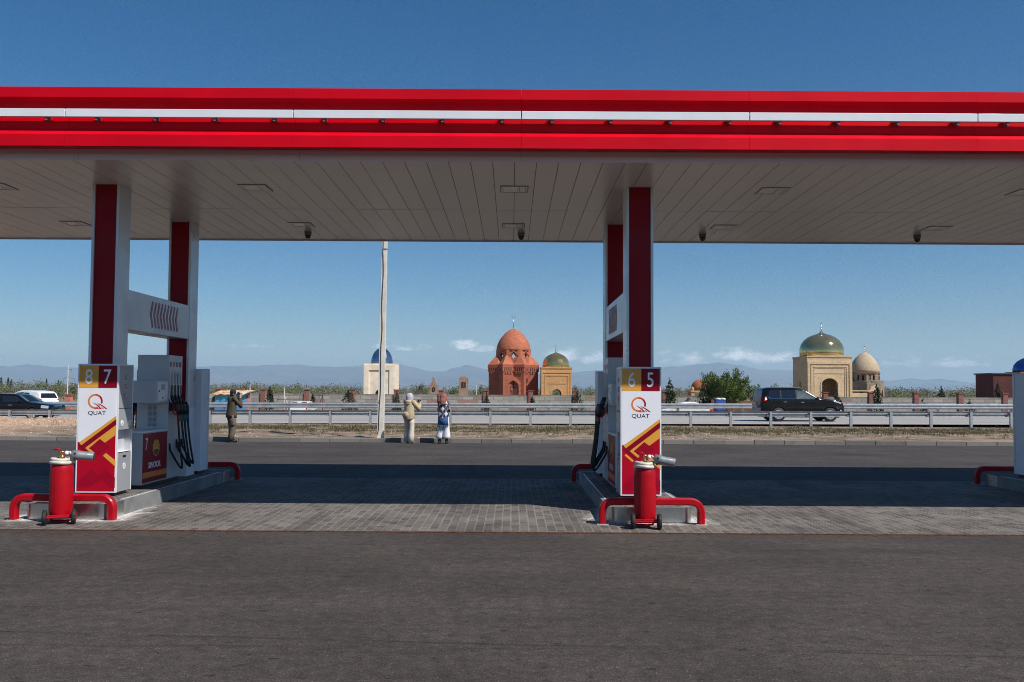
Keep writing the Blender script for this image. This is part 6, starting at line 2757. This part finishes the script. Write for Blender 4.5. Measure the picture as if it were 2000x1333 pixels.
def person(label, loc, rz, P, skin_m, group=None):
    th = thing('person', label, 'person', loc, rz, group)
    J = {'pelvis': (Vector((0, P.get('py', .02), P['hip'])), (.15, .10)), 'waist': (Vector((0, .01, P['hip'] + .16)), (.125, .09)), 'chest': (Vector((0, .0, P['sh'] - .13)), (.155, .105)),
         'neck0': (Vector((0, .01, P['sh'] + .03)), .06), 'neck1': (Vector((0, -.015, P['sh'] + .10)), .05), 'head0': (Vector((0, -.03, P['eye'] - .05)), (.07, .08)), 'head1': (Vector((0, -.02, P['eye'] + .05)), (.075, .09))}
    E_ = [('pelvis', 'waist'), ('waist', 'chest'), ('chest', 'neck0'), ('neck0', 'neck1'), ('neck1', 'head0'), ('head0', 'head1')]
    for s in (-1, 1):
        a = P['arm'][0 if s < 0 else 1]
        g = P['leg'][0 if s < 0 else 1]
        J[f'sh{s}'] = (Vector(a[0]), .055)
        J[f'el{s}'] = (Vector(a[1]), .042)
        J[f'wrist{s}'] = (Vector(a[2]), (.028, .024))
        E_ += [('chest', f'sh{s}'), (f'sh{s}', f'el{s}'), (f'el{s}', f'wrist{s}')]
        hand_joints(J, E_, s, a[2], a[3], a[4])
        J[f'hip{s}'] = (Vector(g[0]), .085)
        J[f'kn{s}'] = (Vector(g[1]), .058)
        J[f'an{s}'] = (Vector(g[2]), .040)
        J[f'toe{s}'] = (Vector(g[2]) + Vector((.02 * s, -.15, -.055)), (.035, .025))
        E_ += [('pelvis', f'hip{s}'), (f'hip{s}', f'kn{s}'), (f'kn{s}', f'an{s}'), (f'an{s}', f'toe{s}')]
    b = skin_mesh(J, E_)
    # face
    ez = P['eye']
    hx = Vector((0, -.025, ez))
    b.ball((0, -.025, ez + .01), (.074, .094, .112), 18, 12)
    b.ball((0, -.045, ez - .075), (.055, .065, .045), 14, 8)
    b.tube([(0, -.112, ez + .01), (0, -.128, ez - .03), (0, -.132, ez - .045), (0, -.105, ez - .052)], [.010, .014, .016, .01], 8)
    for s in (-1, 1):
        b.ball((s * .076, -.01, ez - .012), (.012, .022, .032), 8, 6)
    b.cur = 1
    for s in (-1, 1):
        b.ball((s * .032, -.106, ez + .004), (.013, .008, .008), 8, 6)
        b.ball((s * .034, -.108, ez + .028), (.022, .008, .005), 8, 4)
    b.cur = 2
    b.ball((0, -.108, ez - .072), (.026, .008, .008), 8, 6)
    b.build('body', [skin_m, M['black'], mat('lips', (.35, .12, .10), .5)], th)
    return th


def loft(b, rings, n=20):
    """rings: (centre, rx, ry) stacked; closed tube with elliptical rings kept horizontal"""
    vs, fs = [], []
    for k, (c_, rx, ry) in enumerate(rings):
        for j in range(n):
            a = 2 * pi * j / n
            vs.append((c_[0] + rx * cos(a), c_[1] + ry * sin(a), c_[2]))
    for k in range(len(rings) - 1):
        for j in range(n):
            fs.append((k * n + j, k * n + (j + 1) % n, (k + 1) * n + (j + 1) % n, (k + 1) * n + j))
    fs.append(list(range(n))[::-1])
    fs.append([(len(rings) - 1) * n + j for j in range(n)])
    b.add(vs, fs)


def wrinkled(b, amt, sc_, seed):
    for p in b.v:
        p += Vector((mnoise.noise((p.x * sc_, p.y * sc_, p.z * sc_ + seed)), mnoise.noise((p.x * sc_ + 9, p.y * sc_, p.z * sc_ + seed)), 0)) * amt
    return b


skin_a = mat('skin', (.46, .27, .18), .5, 0, .08, 12)
KZ = .0
# ---- man in olive photographing (profile to the right, back half turned)
arms = [((-.185, .0, 1.40), (-.25, -.19, 1.19), (-.075, -.235, 1.435), (.25, -.15, 1), (.6, -.5, .1)), ((.185, .0, 1.40), (.25, -.17, 1.18), (.085, -.245, 1.43), (-.2, -.15, 1), (-.6, -.5, .1))]
legs = [((-.095, .02, .90), (-.125, -.01, .49), (-.15, .07, .085)), ((.095, .02, .90), (.13, -.035, .49), (.165, -.03, .085))]
Yp_ = 28.28
man = person('man in olive shirt, dark cap and cargo trousers raising a camera to his eye', ((455 - 1000) * Yp_ / 1690.56, Yp_, 0), radians(128),
             dict(hip=.93, sh=1.40, eye=1.575, arm=arms, leg=legs), skin_a)
M['olive'] = mat('olive_shirt', (.075, .058, .034), .9, 0, .15, 8, .3, 60)
M['khaki'] = mat('khaki_cargo_cloth', (.125, .098, .070), .9, 0, .15, 8, .3, 60)
b = MB()
b.smooth = True
loft(b, [((0, .02, .80), .215, .17), ((0, .02, .90), .21, .165), ((0, .015, 1.05), .185, .14), ((0, .0, 1.22), .20, .135), ((0, .0, 1.36), .205, .125), ((0, .005, 1.435), .15, .10), ((0, .0, 1.475), .075, .07)])
for s in (-1, 1):
    a = arms[0 if s < 0 else 1]
    b.tube([(s * .12, 0, 1.40), (a[0][0] * 1.02, a[0][1], a[0][2]), a[1], Vector(a[1]).lerp(Vector(a[2]), .92)], [.078, .088, .088, .056], 14)
b.tube([(.08 * cos(q), -.005 + .075 * sin(q), 1.478) for q in [2 * pi * i / 16 for i in range(17)]], .018, 6)
wrinkled(b, .014, 14, 1).build('shirt', M['olive'], man)
b = MB()
b.smooth = True
loft(b, [((0, .02, .74), .165, .125), ((0, .02, .84), .185, .135), ((0, .02, .94), .17, .12)])
for s in (-1, 1):
    g = legs[0 if s < 0 else 1]
    b.tube([(g[0][0], g[0][1], .88), Vector(g[0]).lerp(Vector(g[1]), .5), g[1], Vector(g[1]).lerp(Vector(g[2]), .55), (g[2][0], g[2][1] + .01, .075)], [.108, .105, .088, .083, .085], 14)
    k = Vector(g[0]).lerp(Vector(g[1]), .7)
    b.ball((k.x + s * .085, k.y, k.z), (.035, .075, .10), 10, 8)
wrinkled(b, .018, 11, 4).build('trousers', M['khaki'], man)
b = MB()
b.smooth = True
b.lathe([(.094, 1.585), (.100, 1.61), (.098, 1.66), (.078, 1.70), (.03, 1.718)], (0, -.022, 0), 18)
b.prism([(.085 * cos(q), -.09 + .11 * sin(q)) for q in [pi + pi * i / 10 for i in range(11)]], 1.592, 1.603, 'XY')
b.build('cap', mat('navy_cap', (.012, .012, .028), .85, 0, .2, 10), man)
b = MB()
b.smooth = True
b.ball((0, -.008, 1.555), (.082, .088, .085), 14, 8)
b.build('hair', mat('dark_hair', (.015, .012, .010), .8), man)
for s in (-1, 1):
    g = legs[0 if s < 0 else 1]
    b = MB()
    b.smooth = True
    b.tube([(g[2][0], g[2][1] + .07, .055), (g[2][0], g[2][1] - .02, .06), (g[2][0] + s * .02, g[2][1] - .13, .045), (g[2][0] + s * .022, g[2][1] - .19, .032)], [(.042, .05), (.05, .058), (.05, .04), (.03, .024)], 12)
    b.box(g[2][0] - .045, g[2][0] + .05, g[2][1] - .18, g[2][1] + .10, .002, .022, .006)
    b.build('boot', M['black'], man)
# the camera he holds
mw = Matrix.Translation(man.location) @ Matrix.Rotation(radians(128), 4, 'Z')
ph = thing('photo_camera', 'black camera held at the eye by the man in olive', 'camera', mw @ Vector((0, -.20, 1.53)), radians(128))
b = MB()
b.box(-.065, .065, -.03, .03, 0, .09, .01)
b.box(-.03, .03, -.025, .02, .09, .115, .006)
b.build('camera_body', M['black'], ph)
b = MB()
b.smooth = True
b.tube([(0, -.03, .045), (0, -.12, .045), (0, -.125, .045)], [.036, .038, .032], 16)
b.build('lens_barrel', M['dark_grey'], ph)
b = MB()
b.tube([(.065, 0, .07), (.12, .05, -.06), (.10, .16, -.16)], .009, 6)
b.build('strap', M['white_print'], ph)

# ---- woman in beige jacket
arms = [((-.165, .0, 1.33), (-.24, -.15, 1.12), (-.15, -.36, 1.27), (.1, -.35, 1), (.7, -.3, .1)), ((.165, .0, 1.33), (.20, -.16, 1.12), (.0, -.36, 1.28), (-.1, -.3, 1), (-.7, -.3, .1))]
legs = [((-.085, .02, .86), (-.095, .0, .47), (-.10, .05, .085)), ((.085, .02, .86), (.10, -.02, .47), (.10, -.02, .085))]
W1 = person('woman in beige hooded jacket, cream trousers and lilac headscarf taking a picture', ((801 - 1000) * 28.25 / 1690.56, 28.25, 0), radians(148), dict(hip=.88, sh=1.33, eye=1.49, arm=arms, leg=legs), skin_a)
M['beige'] = mat('beige_jacket', (.50, .40, .26), .9, 0, .12, 8, .3, 40)
M['cream'] = mat('cream_trousers', (.60, .53, .43), .9, 0, .08, 8, .2, 40)
M['lilac'] = mat('lilac_scarf', (.46, .42, .47), .9, 0, .10, 9, .3, 30)
b = MB()
b.smooth = True
loft(b, [((0, .03, .745), .15, .135), ((0, .03, .80), .19, .165), ((0, .03, .95), .19, .155), ((0, .02, 1.08), .18, .145), ((0, .01, 1.22), .175, .135), ((0, .01, 1.32), .16, .12), ((0, .01, 1.39), .12, .10)])
b.ball((0, .10, 1.34), (.13, .075, .075), 14, 8)
b.ball((.03, .17, .92), (.13, .07, .11), 14, 8)
for s in (-1, 1):
    a = arms[0 if s < 0 else 1]
    b.tube([(s * .10, 0, 1.33), a[0], a[1], Vector(a[1]).lerp(Vector(a[2]), .88)], [.075, .088, .082, .06], 14)
wrinkled(b, .018, 9, 3).build('jacket', M['beige'], W1)


def wide_trousers(parent, legs, top, m, hem, r0, r1, seed):
    b = MB()
    b.smooth = True
    loft(b, [((0, .02, top - .14), .15, .12), ((0, .02, top), .15, .115)])
    for s in (-1, 1):
        g = legs[0 if s < 0 else 1]
        b.tube([(g[0][0], g[0][1], top - .03), Vector(g[0]).lerp(Vector(g[1]), .55), g[1], Vector(g[1]).lerp(Vector(g[2]), .6), (g[2][0] + s * .012, g[2][1], hem)], [.09, r0, r0 * .98, r1 * .95, r1], 14)
    for p in b.v:                                   # vertical folds
        a = atan2(p.y, p.x)
        p += Vector((1, .6, 0)) * .012 * sin(p.x * 90 + p.y * 60 + seed)
    b.build('trousers', m, parent)


wide_trousers(W1, legs, .90, M['cream'], .045, .088, .108, 2)


def scarf(parent, ez, m, drape, seed):
    b = MB()
    b.smooth = True
    prof = [(.02, ez + .145), (.075, ez + .125), (.112, ez + .06), (.12, ez), (.112, ez - .07), (.105, ez - .12), (.125, ez - .17), (.16, ez - .20)]
    n = 24
    vs, fs = [], []
    for (r_, z) in prof:
        for j in range(n):
            a = 2 * pi * j / n
            face = max(0, -sin(a)) if z < ez + .09 else 0           # opening for the face at -Y
            y = r_ * sin(a) * 1.12
            if face > .55 and ez - .12 < z:
                y = max(y, -.085)
            vs.append((r_ * cos(a), y + .0, z))
    for k in range(len(prof) - 1):
        for j in range(n):
            fs.append((k * n + j, k * n + (j + 1) % n, (k + 1) * n + (j + 1) % n, (k + 1) * n + j))
    fs.append(list(range(n)))
    b.add(vs, fs)
    if drape:
        b.tube([(0, .09, ez + .04), (.01, .115, ez - .08), (.0, .13, ez - .18), (-.01, .13, ez - .25)], [(.07, .025), (.085, .035), (.08, .03), (.03, .012)], 12, True, None, (0, 1, 0))
    wrinkled(b, .012, 16, seed).build('headscarf', m, parent)


scarf(W1, 1.49, M['lilac'], False, 2)
for s in (-1, 1):
    g = legs[0 if s < 0 else 1]
    b = MB()
    b.smooth = True
    b.tube([(g[2][0], g[2][1] + .06, .04), (g[2][0], g[2][1] - .02, .05), (g[2][0], g[2][1] - .11, .04), (g[2][0], g[2][1] - .17, .028)], [(.036, .036), (.044, .046), (.044, .036), (.026, .022)], 12)
    b.build('shoe', M['white_print'], W1)
mw = Matrix.Translation(W1.location) @ Matrix.Rotation(radians(148), 4, 'Z')
ph = thing('photo_camera', 'small black camera held up by the woman in the beige jacket', 'camera', mw @ Vector((-.075, -.40, 1.33)), radians(148))
b = MB()
b.box(-.075, .075, -.02, .02, 0, .085, .008)
b.build('camera_body', M['black'], ph)
b = MB()
b.smooth = True
b.tube([(0, -.02, .04), (0, -.06, .04)], .028, 12)
b.build('lens_barrel', M['dark_grey'], ph)

# ---- woman in argyle cardigan, seen from behind
arms = [((-.145, .0, 1.31), (-.155, -.15, 1.07), (-.07, -.22, 1.32), (.3, -.2, 1), (.6, -.5, .1)), ((.145, .0, 1.31), (.155, -.15, 1.07), (.07, -.22, 1.32), (-.3, -.2, 1), (-.6, -.5, .1))]
legs = [((-.085, .02, .86), (-.10, .0, .47), (-.115, .0, .085)), ((.085, .02, .86), (.10, -.01, .47), (.12, -.02, .085))]
W2 = person('woman in navy and white argyle cardigan, white trousers and rust headscarf seen from behind', ((867 - 1000) * 28.2 / 1690.56, 28.2, 0), radians(176), dict(hip=.88, sh=1.32, eye=1.48, arm=arms, leg=legs), skin_a)
t = NT('argyle_knit')
x_, y_, z_ = t.xyz()
f1 = t.math('ADD', t.math('MULTIPLY', x_, 9.5), t.math('MULTIPLY', z_, 6.2))
f2 = t.math('SUBTRACT', t.math('MULTIPLY', x_, 9.5), t.math('MULTIPLY', z_, 6.2))
d1 = t.math('PINGPONG', t.math('ADD', f1, 40), 1.0)
d2 = t.math('PINGPONG', t.math('ADD', f2, 40), 1.0)
w1_ = t.math('GREATER_THAN', d1, .5)
w2_ = t.math('GREATER_THAN', d2, .5)
both = t.math('MULTIPLY', w1_, w2_)
none_ = t.math('MULTIPLY', t.math('SUBTRACT', 1.0, w1_), t.math('SUBTRACT', 1.0, w2_))
c = t.mix(both, (.022, .025, .06), (.66, .64, .66))
c = t.mix(none_, c, (.05, .055, .085))
l1 = t.math('LESS_THAN', t.math('ABSOLUTE', t.math('SUBTRACT', d1, .5)), .05)
l2 = t.math('LESS_THAN', t.math('ABSOLUTE', t.math('SUBTRACT', d2, .5)), .05)
c = t.mix(t.math('MULTIPLY', t.math('MAXIMUM', l1, l2), .55), c, (.55, .55, .6))
c = t.mix(t.ramp(z_, .835, .845, 1, 0), c, (.05, .12, .28))
t.color(c)
t.set(Roughness=.95)
b = MB()
b.smooth = True
loft(b, [((0, .03, .60), .178, .145), ((0, .03, .78), .172, .14), ((0, .02, .95), .165, .135), ((0, .02, 1.08), .16, .125), ((0, .01, 1.2), .165, .125), ((0, .01, 1.30), .155, .11), ((0, .01, 1.37), .11, .09)])
for s in (-1, 1):
    a = arms[0 if s < 0 else 1]
    b.tube([(s * .10, 0, 1.31), a[0], a[1], Vector(a[1]).lerp(Vector(a[2]), .9)], [.062, .07, .064, .05], 14)
wrinkled(b, .014, 9, 6)
rf = random.Random(3)
for i in range(34):                                        # ragged fringe at the hem
    a = 2 * pi * i / 34
    x, y = .176 * cos(a), .03 + .143 * sin(a)
    l_ = rf.uniform(.04, .13)
    b.add([(x - .018, y, .61), (x + .018, y, .61), (x + rf.uniform(-.015, .015), y + .01, .61 - l_)], [(0, 1, 2)])
b.build('cardigan', t.m, W2)
M['white_cloth'] = mat('white_cloth', (.72, .72, .75), .9, 0, .05, 8, .2, 40)
wide_trousers(W2, legs, .88, M['white_cloth'], .17, .10, .125, 5)
M['rust'] = mat('rust_scarf', (.30, .11, .085), .9, 0, .12, 9, .3, 30)
scarf(W2, 1.48, M['rust'], True, 5)
for s in (-1, 1):
    g = legs[0 if s < 0 else 1]
    b = MB()
    b.smooth = True
    b.tube([(g[2][0], g[2][1] + .03, .24), (g[2][0], g[2][1] + .025, .12), (g[2][0], g[2][1] + .02, .06)], [.05, .046, .052], 12)
    b.tube([(g[2][0], g[2][1] + .07, .045), (g[2][0], g[2][1] - .02, .055), (g[2][0], g[2][1] - .12, .042), (g[2][0], g[2][1] - .18, .03)], [(.04, .042), (.048, .052), (.048, .038), (.028, .024)], 12)
    b.box(g[2][0] - .04, g[2][0] + .04, g[2][1] + .02, g[2][1] + .09, .002, .04, .006)
    b.build('boot', M['black'], W2)

# ---- man in black beyond the far barrier
arms = [((-.19, .0, 1.40), (-.27, -.02, 1.14), (-.08, -.22, 1.12), (.6, -.5, .1), (.3, .2, .9)), ((.19, .0, 1.40), (.27, -.02, 1.14), (.08, -.22, 1.13), (-.6, -.5, .1), (-.3, .2, .9))]
legs = [((-.095, .02, .90), (-.11, -.01, .49), (-.12, .02, .085)), ((.095, .02, .90), (.11, -.01, .49), (.13, .0, .085))]
Yz = 67.5
mb = person('man in black looking down at his hands beyond the barrier by the white parked car', ((107.5 - 1000) * Yz / 1690.56, Yz, -.34), radians(8), dict(hip=.93, sh=1.40, eye=1.57, arm=arms, leg=legs), skin_a)
M['black_cloth'] = mat('black_cloth', (.012, .011, .012), .9, 0, .2, 8)
b = MB()
b.smooth = True
loft(b, [((0, .02, .80), .20, .145), ((0, .02, .95), .20, .145), ((0, .0, 1.22), .215, .145), ((0, .0, 1.36), .215, .13), ((0, .005, 1.44), .15, .10), ((0, .0, 1.48), .08, .07)])
for s in (-1, 1):
    a = arms[0 if s < 0 else 1]
    b.tube([(s * .12, 0, 1.40), a[0], a[1], Vector(a[1]).lerp(Vector(a[2]), .92)], [.08, .09, .074, .05], 14)
wrinkled(b, .014, 12, 8).build('jacket', M['black_cloth'], mb)
b = MB()
b.smooth = True
loft(b, [((0, .02, .76), .17, .13), ((0, .02, .94), .17, .12)])
for s in (-1, 1):
    g = legs[0 if s < 0 else 1]
    b.tube([(g[0][0], g[0][1], .88), g[1], (g[2][0], g[2][1] + .01, .07)], [.105, .085, .075], 12)
    b.tube([(g[2][0], g[2][1] + .07, .05), (g[2][0], g[2][1] - .18, .035)], [.05, .035], 10)
b.build('trousers', M['black_cloth'], mb)
b = MB()
b.smooth = True
b.ball((0, -.005, 1.61), (.082, .098, .09), 14, 8)
b.build('hair', mat('black_hair', (.012, .010, .009), .8), mb)
